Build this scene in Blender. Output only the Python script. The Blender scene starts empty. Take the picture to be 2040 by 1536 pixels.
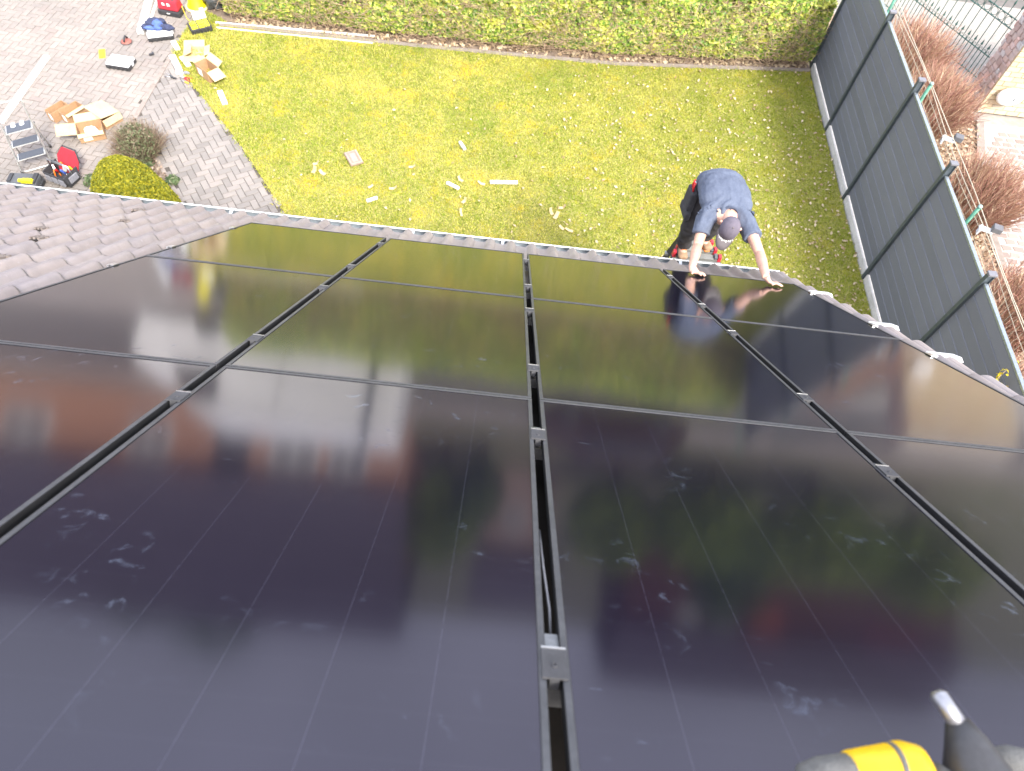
import bpy, bmesh, math, random
import numpy as np
from mathutils import Vector, Matrix, Euler, noise as mnoise
random.seed(7); RNG = np.random.default_rng(7)
scene = bpy.context.scene
COL = scene.collection
rad = math.radians

# ------------------------------------------------------------------ camera
cam_d = bpy.data.cameras.new('camera'); cam = bpy.data.objects.new('camera', cam_d); COL.objects.link(cam)
cam_d.sensor_fit = 'HORIZONTAL'; cam_d.sensor_width = 36.0; cam_d.lens = 24.403
cam_d.clip_start = 0.05; cam_d.clip_end = 2000
cam.matrix_world = Matrix(((0.993851, -0.10672, -0.029523, 0.0), (0.075336, 0.847108, -0.526053, 0.0),
                           (0.08115, 0.520594, 0.849939, 7.6), (0, 0, 0, 1)))
cam_d.dof.use_dof = True; cam_d.dof.focus_distance = 4.2; cam_d.dof.aperture_fstop = 3.4
scene.camera = cam

# ------------------------------------------------------------------ sky, sun, exposure
SUN_EL, SUN_AZ = rad(44), rad(150)      # azimuth clockwise from +Y: the sun stands behind the house, to the right
world = bpy.data.worlds.new('World'); scene.world = world; world.use_nodes = True
wn = world.node_tree; bg = wn.nodes['Background']
sky = wn.nodes.new('ShaderNodeTexSky'); sky.sky_type = 'NISHITA'; sky.sun_disc = False
sky.sun_elevation = SUN_EL; sky.sun_rotation = SUN_AZ; sky.air_density = 1.0; sky.dust_density = 8.0; sky.ozone_density = 1.0
hs = wn.nodes.new('ShaderNodeHueSaturation'); hs.inputs['Saturation'].default_value = 0.62
wn.links.new(sky.outputs[0], hs.inputs['Color'])
# thin bright cloud cover over the blue
cl = wn.nodes.new('ShaderNodeTexNoise'); cl.inputs['Scale'].default_value = 1.6; cl.inputs['Detail'].default_value = 5
clr = wn.nodes.new('ShaderNodeValToRGB'); clr.color_ramp.elements[0].position = 0.3; clr.color_ramp.elements[0].color = (0.3, 0.3, 0.3, 1); clr.color_ramp.elements[1].position = 0.65; clr.color_ramp.elements[1].color = (0.95, 0.95, 0.95, 1)
clm = wn.nodes.new('ShaderNodeMixRGB'); clm.inputs['Color2'].default_value = (3.9, 4.1, 4.95, 1)
wn.links.new(cl.outputs['Fac'], clr.inputs[0]); wn.links.new(clr.outputs[0], clm.inputs['Fac']); wn.links.new(hs.outputs[0], clm.inputs['Color1']); wn.links.new(clm.outputs[0], bg.inputs['Color'])
bg.inputs['Strength'].default_value = 0.15
sun_d = bpy.data.lights.new('sun', 'SUN'); sun = bpy.data.objects.new('sun', sun_d); COL.objects.link(sun)
sun_d.energy = 1.5; sun_d.angle = rad(11); sun_d.color = (1.0, 0.95, 0.87)
sdir = Vector((math.sin(SUN_AZ) * math.cos(SUN_EL), math.cos(SUN_AZ) * math.cos(SUN_EL), math.sin(SUN_EL)))
sun.rotation_euler = sdir.to_track_quat('Z', 'Y').to_euler()
vs = scene.view_settings
scene.display_settings.display_device = 'sRGB'
vs.view_transform = 'Standard'; vs.look = 'None'; vs.gamma = 1.0; vs.use_curve_mapping = False
vs.exposure = 2.15

# ------------------------------------------------------------------ materials
def N(nt, t, **kw):
    n = nt.nodes.new(t)
    for k, v in kw.items(): setattr(n, k, v)
    return n
def ramp(nt, fac, stops):
    r = N(nt, 'ShaderNodeValToRGB'); nt.links.new(fac, r.inputs[0])
    e = r.color_ramp.elements
    while len(e) < len(stops): e.new(0.5)
    for el, (p, c) in zip(e, stops): el.position = p; el.color = (*c, 1)
    return r.outputs[0]
def noise(nt, scale, detail=4, rough=0.6, vec=None, dist=0.0):
    n = N(nt, 'ShaderNodeTexNoise'); n.inputs['Scale'].default_value = scale; n.inputs['Detail'].default_value = detail
    n.inputs['Roughness'].default_value = rough; n.inputs['Distortion'].default_value = dist
    if vec is not None: nt.links.new(vec, n.inputs['Vector'])
    return n.outputs['Fac']
def mixc(nt, fac, a, b, mode='MIX'):
    m = N(nt, 'ShaderNodeMix', data_type='RGBA', blend_type=mode)
    for sock, v in ((m.inputs['Factor'], fac), (m.inputs['A'], a), (m.inputs['B'], b)):
        pass
    ins = [s for s in m.inputs if s.enabled]
    for s, v in zip(ins, (fac, a, b)):
        if hasattr(v, 'links'): nt.links.new(v, s)
        elif isinstance(v, (tuple, list)): s.default_value = (*v, 1)
        else: s.default_value = v
    return [o for o in m.outputs if o.enabled][0]
def maths(nt, op, a, b=0.0, c=0.0):
    m = N(nt, 'ShaderNodeMath', operation=op)
    for s, v in zip(m.inputs, (a, b, c)):
        if hasattr(v, 'links'): nt.links.new(v, s)
        else: s.default_value = v
    return m.outputs[0]
def rand_piece(nt):           # one random number per separate object and per loose piece of a mesh
    o = N(nt, 'ShaderNodeObjectInfo'); g = N(nt, 'ShaderNodeNewGeometry')
    return maths(nt, 'FRACT', maths(nt, 'ADD', o.outputs['Random'], g.outputs['Random Per Island']))
MATS = {}
def mat(name, col, col2=None, rough=0.7, metal=0.0, nscale=6.0, bump=0.0, bscale=60.0, vary=0.0, spec=0.5, stops=None, piece=False, world=True, trans=0.0, coat=0.0, ior=None, fac2=0.5):
    if name in MATS: return MATS[name]
    m = bpy.data.materials.new(name); m.use_nodes = True; nt = m.node_tree; b = nt.nodes['Principled BSDF']
    b.inputs['Roughness'].default_value = rough; b.inputs['Metallic'].default_value = metal
    b.inputs['Specular IOR Level'].default_value = spec
    if ior: b.inputs['IOR'].default_value = ior
    if coat: b.inputs['Coat Weight'].default_value = coat
    if world: vec = N(nt, 'ShaderNodeNewGeometry').outputs['Position']
    else: vec = N(nt, 'ShaderNodeTexCoord').outputs['Object']
    if piece:
        c = ramp(nt, rand_piece(nt), stops)
        if col2: c = mixc(nt, ramp(nt, noise(nt, nscale, vec=vec), [(0.42, (0, 0, 0)), (0.66, (1, 1, 1))]), c, col2) if fac2 == 1 else mixc(nt, maths(nt, 'MULTIPLY', noise(nt, nscale, vec=vec), fac2), c, col2)
    else:
        f = noise(nt, nscale, vec=vec)
        c2 = col2 or tuple(min(1, x * 0.78) for x in col)
        c = ramp(nt, f, [(0.32, col), (0.68, c2)])
        g = noise(nt, nscale * 9, 3, vec=vec)
        c = mixc(nt, 1.0, c, ramp(nt, g, [(0.3, (0.86, 0.86, 0.86)), (0.7, (1.08, 1.08, 1.08))]), 'MULTIPLY')
    nt.links.new(c, b.inputs['Base Color'])
    rr = maths(nt, 'MULTIPLY_ADD', noise(nt, nscale * 3, 3, vec=vec), 0.24, rough - 0.12)
    nt.links.new(rr, b.inputs['Roughness'])
    if trans: b.inputs['Transmission Weight'].default_value = trans
    if bump:
        bp = N(nt, 'ShaderNodeBump'); bp.inputs['Strength'].default_value = bump; bp.inputs['Distance'].default_value = 0.01
        nt.links.new(noise(nt, bscale, 5, vec=vec), bp.inputs['Height']); nt.links.new(bp.outputs[0], b.inputs['Normal'])
    MATS[name] = m
    return m

def leafmat(name, stops, trans=0.25, rough=0.6, patch=None, xmix=None):
    m = bpy.data.materials.new(name); m.use_nodes = True; nt = m.node_tree; b = nt.nodes['Principled BSDF']
    c = ramp(nt, rand_piece(nt), stops)
    if patch:
        pos = N(nt, 'ShaderNodeNewGeometry').outputs['Position']
        for (sc, lo, hi, pc, amt) in patch:
            f = ramp(nt, noise(nt, sc, 4, vec=pos), [(lo, (0, 0, 0)), (hi, (amt, amt, amt))])
            c = mixc(nt, f, c, pc)
    if xmix:        # one species takes over gradually along x
        px_ = N(nt, 'ShaderNodeSeparateXYZ'); nt.links.new(pos, px_.inputs[0])
        mr = N(nt, 'ShaderNodeMapRange'); nt.links.new(px_.outputs['X'], mr.inputs[0])
        for k_, v_ in zip(('From Min', 'From Max', 'To Min', 'To Max'), xmix[0]): mr.inputs[k_].default_value = v_
        c = mixc(nt, maths(nt, 'MULTIPLY', mr.outputs[0], ramp(nt, noise(nt, 1.8, 4, vec=pos), [(0.3, (0.35, 0.35, 0.35)), (0.6, (1, 1, 1))])), c, xmix[1])
    nt.links.new(c, b.inputs['Base Color']); b.inputs['Roughness'].default_value = rough
    b.inputs['Specular IOR Level'].default_value = 0.3
    tr = N(nt, 'ShaderNodeBsdfTranslucent'); nt.links.new(c, tr.inputs['Color'])
    mx = N(nt, 'ShaderNodeMixShader'); mx.inputs[0].default_value = trans
    nt.links.new(b.outputs[0], mx.inputs[1]); nt.links.new(tr.outputs[0], mx.inputs[2])
    nt.links.new(mx.outputs[0], nt.nodes['Material Output'].inputs['Surface'])
    return m

# ------------------------------------------------------------------ mesh helpers
class MB:
    def __init__(s): s.v = []; s.f = []; s.mi = []; s.cur = 0
    def add(s, vs_, fs_):
        o = len(s.v); s.v += [tuple(v) for v in vs_]; s.f += [tuple(i + o for i in f) for f in fs_]; s.mi += [s.cur] * len(fs_); return s
    def box(s, c, size, R=None, top=None):
        x, y, z = (k / 2 for k in size); t = top or (1, 1)
        P = [(-x, -y, -z), (x, -y, -z), (x, y, -z), (-x, y, -z), (-x * t[0], -y * t[1], z), (x * t[0], -y * t[1], z), (x * t[0], y * t[1], z), (-x * t[0], y * t[1], z)]
        c = Vector(c)
        P = [(R @ Vector(p) if R else Vector(p)) + c for p in P]
        return s.add(P, [(0, 3, 2, 1), (4, 5, 6, 7), (0, 1, 5, 4), (1, 2, 6, 5), (2, 3, 7, 6), (3, 0, 4, 7)])
    def bar(s, a, b, w, h=None, up=(0, 0, 1)):
        a, b = Vector(a), Vector(b); d = b - a; L = d.length; z = d.normalized(); u = Vector(up)
        if abs(z.dot(u)) > 0.98: u = Vector((0, 1, 0))
        x = u.cross(z).normalized(); y = z.cross(x)
        R = Matrix((x, y, z)).transposed()
        return s.box((a + b) / 2, (w, h or w, L), R)
    def tube(s, pts, r, seg=8, cap=True, up=(0, 0, 1)):
        pts = [Vector(p) for p in pts]; n = len(pts)
        rs = [(k if isinstance(k, (tuple, list)) else (k, k)) for k in (r if isinstance(r, list) else [r] * n)]
        V = []; F = []; prev = None
        for i, p in enumerate(pts):
            t = (pts[min(i + 1, n - 1)] - pts[max(i - 1, 0)]).normalized()
            if prev is None:
                u = Vector(up)
                if abs(t.dot(u)) > 0.97: u = Vector((1, 0, 0)) if abs(t.x) < 0.9 else Vector((0, 1, 0))
                x = u.cross(t).normalized()
            else: x = (prev - t * prev.dot(t)).normalized()
            prev = x; y = t.cross(x)
            for k in range(seg):
                a = 2 * math.pi * k / seg
                V.append(p + x * math.cos(a) * rs[i][0] + y * math.sin(a) * rs[i][1])
        for i in range(n - 1):
            for k in range(seg):
                k2 = (k + 1) % seg
                F.append((i * seg + k, i * seg + k2, (i + 1) * seg + k2, (i + 1) * seg + k))
        if cap: F.append(tuple(range(seg - 1, -1, -1))); F.append(tuple((n - 1) * seg + k for k in range(seg)))
        return s.add(V, F)
    def lathe(s, c, prof, seg=20, R=None, cap=True):
        V = []; F = []; n = len(prof); c = Vector(c)
        for (r, z) in prof:
            for k in range(seg):
                a = 2 * math.pi * k / seg; p = Vector((r * math.cos(a), r * math.sin(a), z)); V.append((R @ p if R else p) + c)
        for i in range(n - 1):
            for k in range(seg):
                k2 = (k + 1) % seg; F.append((i * seg + k, i * seg + k2, (i + 1) * seg + k2, (i + 1) * seg + k))
        if cap: F.append(tuple(range(seg - 1, -1, -1))); F.append(tuple((n - 1) * seg + k for k in range(seg)))
        return s.add(V, F)
    def prism(s, poly, z0, z1):
        n = len(poly); V = [(x, y, z0) for x, y in poly] + [(x, y, z1) for x, y in poly]
        return s.add(V, [tuple(range(n - 1, -1, -1)), tuple(range(n, 2 * n))] + [(i, (i + 1) % n, n + (i + 1) % n, n + i) for i in range(n)])
    def quad(s, *P): return s.add(P, [tuple(range(len(P)))])
    def sheet(s, P, t):             # a thin plate given by its corner loop (any plane), thickness t
        P = [Vector(p) for p in P]; n = (P[1] - P[0]).cross(P[2] - P[0]).normalized() * t; k = len(P)
        V = P + [p + n for p in P]
        return s.add(V, [tuple(range(k - 1, -1, -1)), tuple(range(k, 2 * k))] + [(i, (i + 1) % k, k + (i + 1) % k, k + i) for i in range(k)])
    def mesh(s, name, mats, smooth=False):
        me = bpy.data.meshes.new(name); me.from_pydata(s.v, [], s.f)
        for m in (mats if isinstance(mats, (list, tuple)) else [mats]): me.materials.append(m)
        if any(s.mi): me.polygons.foreach_set('material_index', s.mi)
        if smooth: me.polygons.foreach_set('use_smooth', [True] * len(s.f))
        bm = bmesh.new(); bm.from_mesh(me); bmesh.ops.recalc_face_normals(bm, faces=bm.faces); bm.to_mesh(me); bm.free()
        me.update(); return me
    def build(s, name, mats, parent=None, smooth=False, bevel=0.0, world=False, **props):
        return link(name, s.mesh(name, mats, smooth), parent, bevel, world, **props)
WM = {}
def wmat(o):
    m = o.matrix_basis.copy() if o.parent is None else wmat(o.parent) @ o.matrix_parent_inverse @ o.matrix_basis
    return m
def link(name, me, parent=None, bevel=0.0, world=False, loc=None, rot=None, **props):
    o = bpy.data.objects.new(name, me); COL.objects.link(o)
    if loc is not None: o.location = loc
    if rot is not None: o.rotation_euler = rot
    if parent is not None:
        o.parent = parent
        if world: o.matrix_parent_inverse = wmat(parent).inverted()
    if bevel:
        b = o.modifiers.new('bevel', 'BEVEL'); b.width = bevel; b.segments = 2; b.limit_method = 'ANGLE'
    for k, v in props.items(): o[k] = v
    return o
def tag(o, label, cat, group=None):
    o['label'] = label; o['category'] = cat
    if group: o['group'] = group
    return o
def thing(name, label, cat, loc=(0, 0, 0), rz=0.0, group=None, rot=None):
    o = bpy.data.objects.new(name, None); COL.objects.link(o); o.empty_display_size = 0.1
    o.location = loc; o.rotation_euler = rot if rot else (0, 0, rz)
    return tag(o, label, cat, group)
def structure(o): o['kind'] = 'structure'; return o
def copy_tree(o, parent=None):
    c = o.copy(); COL.objects.link(c)
    if parent is not None: c.parent = parent
    for ch in list(o.children): copy_tree(ch, c)
    return c
def big_mesh(name, V, F4, mats):      # numpy vertices (n,3), faces (m,k) all of one size
    me = bpy.data.meshes.new(name); n, (m, k) = len(V), F4.shape
    me.vertices.add(n); me.vertices.foreach_set('co', np.ascontiguousarray(V, dtype=np.float32).ravel())
    me.loops.add(m * k); me.loops.foreach_set('vertex_index', np.ascontiguousarray(F4, dtype=np.int32).ravel())
    me.polygons.add(m); me.polygons.foreach_set('loop_start', np.arange(0, m * k, k, dtype=np.int32))
    me.update(calc_edges=True)
    for mm in (mats if isinstance(mats, (list, tuple)) else [mats]): me.materials.append(mm)
    me.validate(); return me
def leaf_cloud(P, Nn, size, aspect=1.5, jitter=0.7, fold=0.25):
    """a little folded leaf (two quads sharing a midrib) at each point, facing roughly along its normal"""
    n = len(P); Nn = Nn + RNG.normal(0, jitter, (n, 3)); Nn /= np.linalg.norm(Nn, axis=1)[:, None] + 1e-9
    T = np.cross(Nn, RNG.normal(0, 1, (n, 3))); T /= np.linalg.norm(T, axis=1)[:, None] + 1e-9; B = np.cross(Nn, T)
    s = (size * RNG.uniform(0.6, 1.35, n))[:, None]; L = T * s * aspect * 0.5; Wd = B * s * 0.5; H = Nn * s * fold * 0.5
    V = np.stack([P - L, P + Wd + H, P + L, P - Wd + H], 1).reshape(-1, 3)
    i = np.arange(n)[:, None] * 4
    F = np.concatenate([i + np.array([0, 1, 2]), i + np.array([0, 2, 3])], 0)
    return V, F
def blade_cloud(P, h, w, lean=0.5):
    n = len(P); a = RNG.uniform(0, 2 * np.pi, n); d = np.stack([np.cos(a), np.sin(a), np.zeros(n)], 1)
    b = RNG.uniform(0, 2 * np.pi, n); l = np.stack([np.cos(b), np.sin(b), np.zeros(n)], 1) * (RNG.uniform(0.1, 1, n) * lean * h)[:, None]
    hh = (h * RNG.uniform(0.5, 1.2, n))[:, None]; ww = (w * RNG.uniform(0.7, 1.3, n))[:, None]
    up = np.array([0, 0, 1.0])
    V = np.stack([P - d * ww / 2, P + d * ww / 2, P + l + up * hh], 1).reshape(-1, 3)
    F = (np.arange(n)[:, None] * 3) + np.array([0, 1, 2])
    return V, F
def in_poly(x, y, poly):
    x = np.asarray(x); y = np.asarray(y); ins = np.zeros(x.shape, bool); n = len(poly); j = n - 1
    for i in range(n):
        xi, yi = poly[i][:2]; xj, yj = poly[j][:2]
        c = ((yi > y) != (yj > y)) & (x < (xj - xi) * (y - yi) / (yj - yi + 1e-12) + xi)
        ins ^= c; j = i
    return ins
def pts_in(poly, n):
    a = np.array([p[:2] for p in poly]); lo, hi = a.min(0), a.max(0); out = []
    got = 0
    while got < n:
        q = RNG.uniform(lo, hi, (n * 2, 2)); q = q[in_poly(q[:, 0], q[:, 1], poly)]; out.append(q); got += len(q)
    return np.concatenate(out)[:n]
def rotz(a): return Matrix.Rotation(a, 3, 'Z')
def remesh(mb, name, mats, voxel, parent=None, smooth_it=4, **props):
    me = mb.mesh(name + '_src', mats, True); o = bpy.data.objects.new('tmp', me); COL.objects.link(o)
    r = o.modifiers.new('r', 'REMESH'); r.mode = 'VOXEL'; r.voxel_size = voxel; r.use_smooth_shade = True
    s = o.modifiers.new('s', 'SMOOTH'); s.factor = 0.5; s.iterations = smooth_it
    dg = bpy.context.evaluated_depsgraph_get(); ev = o.evaluated_get(dg); m2 = bpy.data.meshes.new_from_object(ev)
    bpy.data.objects.remove(o); m2.name = name
    if not m2.materials: m2.materials.append(mats)
    m2.polygons.foreach_set('use_smooth', [True] * len(m2.polygons))
    return link(name, m2, parent, **props)
TH = 0.676998                                    # pitch of the roof (38.8 degrees)
EAVE = Vector((-2.14074, 4.01186, 3.23723))      # lower left corner of the array, on the glass plane
RR = Matrix.Rotation(-TH, 3, 'X')
def PW(x, y, h=0.0): return EAVE + RR @ Vector((x, y, h))   # roof plane (across, down the slope, above) -> world
ROOF_ROT = (-TH, 0, 0)

# ================================================================== SETTING
def flat(name, poly, z, m, **props):
    b = MB(); b.add([(p[0], p[1], z) for p in poly], [tuple(range(len(poly)))])
    o = b.build(name, m, **props); o['kind'] = 'structure'
    me = o.data
    if me.polygons[0].normal.z < 0: me.flip_normals()
    return o
M_ground = mat('far_ground', (0.16, 0.14, 0.09), (0.10, 0.12, 0.05), 0.9, nscale=0.5)
flat('ground', [(-500, -300), (500, -300), (500, 700), (-500, 700)], -0.06, M_ground)
M_sand = mat('joint_sand', (0.065, 0.056, 0.048), (0.11, 0.095, 0.08), 0.95, nscale=12, bump=0.4, bscale=300)
M_soil = mat('bed_soil', (0.13, 0.092, 0.066), (0.26, 0.20, 0.15), 0.95, nscale=9, bump=1.0, bscale=70)
M_lawn = bpy.data.materials.new('lawn_turf'); M_lawn.use_nodes = True
_nt = M_lawn.node_tree; _p = N(_nt, 'ShaderNodeNewGeometry').outputs['Position']
_c = ramp(_nt, noise(_nt, 40, 4, vec=_p), [(0.3, (0.13, 0.14, 0.025)), (0.7, (0.34, 0.30, 0.09))])
_nt.links.new(_c, _nt.nodes['Principled BSDF'].inputs['Base Color']); _nt.nodes['Principled BSDF'].inputs['Roughness'].default_value = 0.9

K0 = (-6.041, 8.824, 0.000); K1 = (-6.023, 10.647, 0.000)                       # the edging strip between drive and path
L_EDGE = [(-6.025, 10.969, 0.000), (-5.992, 10.711, 0.000), (-5.971, 10.543, 0.000), (-5.684, 10.178, 0.000), (-5.390, 9.801, 0.000), (-4.873, 9.224, 0.000), (-4.283, 8.551, 0.000), (-3.693, 7.780, 0.000), (-3.216, 7.153, 0.000)]
def ext(a, b, y): t = (y - a[1]) / (b[1] - a[1]); return (a[0] + (b[0] - a[0]) * t, y)
BL = ext((-6.054, 8.772, 0.000), (-6.115, 6.754, 0.000), 4.9); BR = ext((-6.001, 8.843, 0.000), (-4.774, 7.232, 0.000), 4.9); PR = ext(L_EDGE[-2], L_EDGE[-1], 4.9)
HED = [(-6.040, 11.421, 0.000), (-5.910, 11.859, 0.000), (-5.544, 11.778, 0.000), (-5.36, 11.62)]
DRIVE = [(-10.5, 4.9), BL, (-6.054, 8.772, 0.000), K0[:2], K1[:2], L_EDGE[0][:2], (-6.041, 11.206, 0.000)[:2], (-6.010, 11.552, 0.000)[:2], (-5.879, 11.994, 0.000)[:2], (-5.668, 12.138, 0.000)[:2], (-5.75, 13.4), (-10.5, 13.4)]
PATH = [BR, (-6.001, 8.843, 0.000)[:2], K0[:2], K1[:2]] + [p[:2] for p in L_EDGE] + [PR]
BED = [BL, (-6.054, 8.772, 0.000)[:2], (-6.047, 8.884, 0.000)[:2], (-6.001, 8.843, 0.000)[:2], BR]
LAWN = [PR] + [p[:2] for p in L_EDGE[::-1]] + [(-6.041, 11.206, 0.000)[:2], (-6.010, 11.552, 0.000)[:2], (-5.861, 11.934, 0.000)[:2], (-5.527, 11.782, 0.000)[:2], (-5.36, 11.62), (-1.8, 11.66), (1.67, 11.84), (5.33, 12.36), (5.37, 4.9)]
drive = flat('driveway', DRIVE, -0.012, M_sand)
path = flat('garden_path', PATH, -0.012, M_sand)
flat('planting_bed', BED, 0.006, M_soil)
lawn = flat('lawn', LAWN, 0.002, M_lawn)
flat('hedge_border', [(-5.9, 11.4), (-5.36, 11.60), (-1.8, 11.63), (1.67, 11.81), (5.36, 12.33), (5.36, 13.4), (-5.9, 13.4)], -0.002, M_soil)
# narrow worn kerb between lawn and hedge, edging of the drive
M_kerb = mat('worn_concrete', (0.28, 0.238, 0.21), (0.21, 0.175, 0.147), 0.9, nscale=8, bump=0.5, bscale=120)
kb = MB()
for a, b in (((-5.5, 11.58), (-1.8, 11.66)), ((-1.8, 11.66), (1.67, 11.84)), ((1.67, 11.84), (5.35, 12.37))):
    kb.bar((*a, -0.012), (*b, -0.012), 0.09, 0.06)
structure(kb.build('lawn_kerb', M_kerb))
def kerb_line(name, pts, n, w=0.07, z=0.008):
    root = None
    for a, b in zip(pts[:-1], pts[1:]):
        a, b = Vector((a[0], a[1], z - 0.03)), Vector((b[0], b[1], z - 0.03)); k = max(1, round((b - a).length / n))
        for i in range(k):
            p, q = a.lerp(b, i / k), a.lerp(b, (i + 1) / k); d = (q - p).normalized() * 0.004
            m = MB(); m.bar(p + d, q - d, w, 0.07)
            if root is None: root = structure(m.build(name, M_kerb, bevel=0.004))
            else: m.build('kerb_stone', M_kerb, root, bevel=0.004, world=True)
kerb_line('path_kerb', [K0, K1], 0.5)
kerb_line('bed_kerb', [BL, (-6.054, 8.772, 0.000), (-6.038, 8.861, 0.000), BR], 0.5, 0.06)

# ---- herringbone block paving
def brick_mesh(name, m):
    L, W, c, t = 0.200, 0.100, 0.005, 0.05
    x, y = L / 2 - 0.0036, W / 2 - 0.0036
    V = [(sx * x, sy * y, -t) for sx, sy in ((-1, -1), (1, -1), (1, 1), (-1, 1))] + [(sx * x, sy * y, -c) for sx, sy in ((-1, -1), (1, -1), (1, 1), (-1, 1))] + [(sx * (x - c), sy * (y - c), 0) for sx, sy in ((-1, -1), (1, -1), (1, 1), (-1, 1))]
    F = [(8, 9, 10, 11)] + [(i, (i + 1) % 4, 4 + (i + 1) % 4, 4 + i) for i in range(4)] + [(4 + i, 4 + (i + 1) % 4, 8 + (i + 1) % 4, 8 + i) for i in range(4)]
    me = bpy.data.meshes.new(name); me.from_pydata(V, [], F); me.materials.append(m); return me, V, F
def herring(poly, ang, parent, m, name, clear=0.02, skip=None):
    me, V, F = brick_mesh(name, m); a = np.array([p[:2] for p in poly]); ctr = a.mean(0); R = Matrix.Rotation(ang, 2)
    W = 0.1; items = []
    n = 130
    for i in range(-n, n):
        for j in range(-n, n):
            k = (i - j) % 4
            if k == 0: c, r = ((i + 1) * W, (j + 0.5) * W), 0.0
            elif k == 3: c, r = ((i + 0.5) * W, (j + 1) * W), math.pi / 2    # vertical brick beside it
            else: continue
            p = R @ Vector(c); x, y = p.x + ctr[0], p.y + ctr[1]
            items.append((x, y, r + ang))
    xs = np.array([q[0] for q in items]); ys = np.array([q[1] for q in items])
    ok = in_poly(xs, ys, poly)
    items = [q for q, g in zip(items, ok) if g and not (skip and skip(q[0], q[1]))]
    items.sort(key=lambda q: (q[0] ** 2 + q[1] ** 2) + (400 if (q[0] < -7.9 or q[1] < 6.2 or q[1] > 12.6) else 0))
    rest = MB()
    for idx, (x, y, r) in enumerate(items):
        z = random.uniform(-0.003, 0.003); tx, ty = random.uniform(-0.012, 0.012), random.uniform(-0.012, 0.012); rr = r + random.uniform(-0.012, 0.012)
        if idx < 300:
            o = bpy.data.objects.new(name, me); COL.objects.link(o); o.parent = parent; o.location = (x, y, z); o.rotation_euler = (tx, ty, rr)
        else:
            E_ = Euler((tx, ty, rr)).to_matrix(); rest.add([E_ @ Vector(v) + Vector((x, y, z)) for v in V], F)
    if rest.v: rest.build('brick_field', m, parent, kind='stuff')
M_brick = mat('drive_brick', (0, 0, 0), (0.09775, 0.092, 0.08855), 0.9, nscale=0.9, piece=True, bump=0.5, bscale=220, fac2=0.8,
              stops=[(0.0, (0.2915, 0.2556, 0.2242)), (0.35, (0.3274, 0.287, 0.2512)), (0.7, (0.3543, 0.3095, 0.2691)), (1.0, (0.305, 0.2512, 0.2198))])
M_brick2 = mat('path_brick', (0, 0, 0), (0.1263, 0.1144, 0.1026), 0.9, nscale=2.0, piece=True, bump=0.6, bscale=220, fac2=0.6,
               stops=[(0.0, (0.2051, 0.1855, 0.1696)), (0.5, (0.2603, 0.2368, 0.217)), (1.0, (0.3077, 0.2722, 0.2446))])
herring(DRIVE, rad(-6.5), drive, M_brick, 'brick')
herring(PATH, rad(35.5), path, M_brick2, 'brick')

# ---- grass: blades as one mass, plus dry leaves lying in it
M_grass = leafmat('grass_blades', [(0.0, (0.1468, 0.2244, 0.01534)), (0.35, (0.2587, 0.3195, 0.0241)), (0.6, (0.3968, 0.4057, 0.04382)), (0.82, (0.6212, 0.5526, 0.126)), (1.0, (0.8111, 0.7079, 0.241))], 0.3, 0.65,
                  patch=[(1.1, 0.46, 0.68, (0.7247, 0.6215, 0.1534), 0.6), (2.2, 0.54, 0.68, (0.6212, 0.4662, 0.01643), 0.75), (0.7, 0.47, 0.68, (0.1726, 0.2676, 0.01314), 0.7), (4.5, 0.56, 0.7, (0.6902, 0.5526, 0.03286), 0.6), (6.5, 0.6, 0.72, (0.138, 0.2244, 0.01314), 0.55)], xmix=((0.0, 4.8, 0.0, 0.72), (0.228, 0.2768, 0.016)))
q = pts_in(LAWN, 330000)
P = np.concatenate([q, np.full((len(q), 1), 0.0)], 1)
V, F = blade_cloud(P, 0.032, 0.012, 1.5)
g = link('grass', big_mesh('grass', V, F, M_grass), kind='stuff')
ct = pts_in(LAWN, 260); q = np.repeat(ct, 22, 0); q = q + RNG.normal(0, 0.05, q.shape); q = q[in_poly(q[:, 0], q[:, 1], LAWN)]
V, F = blade_cloud(np.concatenate([q, np.zeros((len(q), 1))], 1), 0.058, 0.010, 1.2)
link('grass_tuft', big_mesh('grass_tufts', V, F, leafmat('tuft_blades', [(0, (0.14, 0.20, 0.016)), (0.6, (0.22, 0.28, 0.03)), (1, (0.36, 0.36, 0.08))], 0.3)), kind='stuff')
M_dry = leafmat('dry_leaves', [(0, (0.42, 0.33, 0.20)), (0.5, (0.58, 0.48, 0.33)), (1, (0.33, 0.22, 0.12))], 0.15)
q = pts_in(LAWN, 6000); dens = np.clip((q[:, 0] + 0.5) / 4.5, 0.05, 1) * np.clip(1.25 - (q[:, 1] - 6.5) * 0.16, 0.25, 1)
q = q[(RNG.uniform(0, 1, len(q)) < dens * 0.85)]
P = np.concatenate([q, RNG.uniform(0.022, 0.045, (len(q), 1))], 1)
V, F = leaf_cloud(P, np.tile([0, 0, 1.0], (len(P), 1)), 0.034, 1.6, 0.5, 0.5)
link('fallen_leaves', big_mesh('fallen_leaves', V, F, M_dry), kind='stuff')
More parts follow.
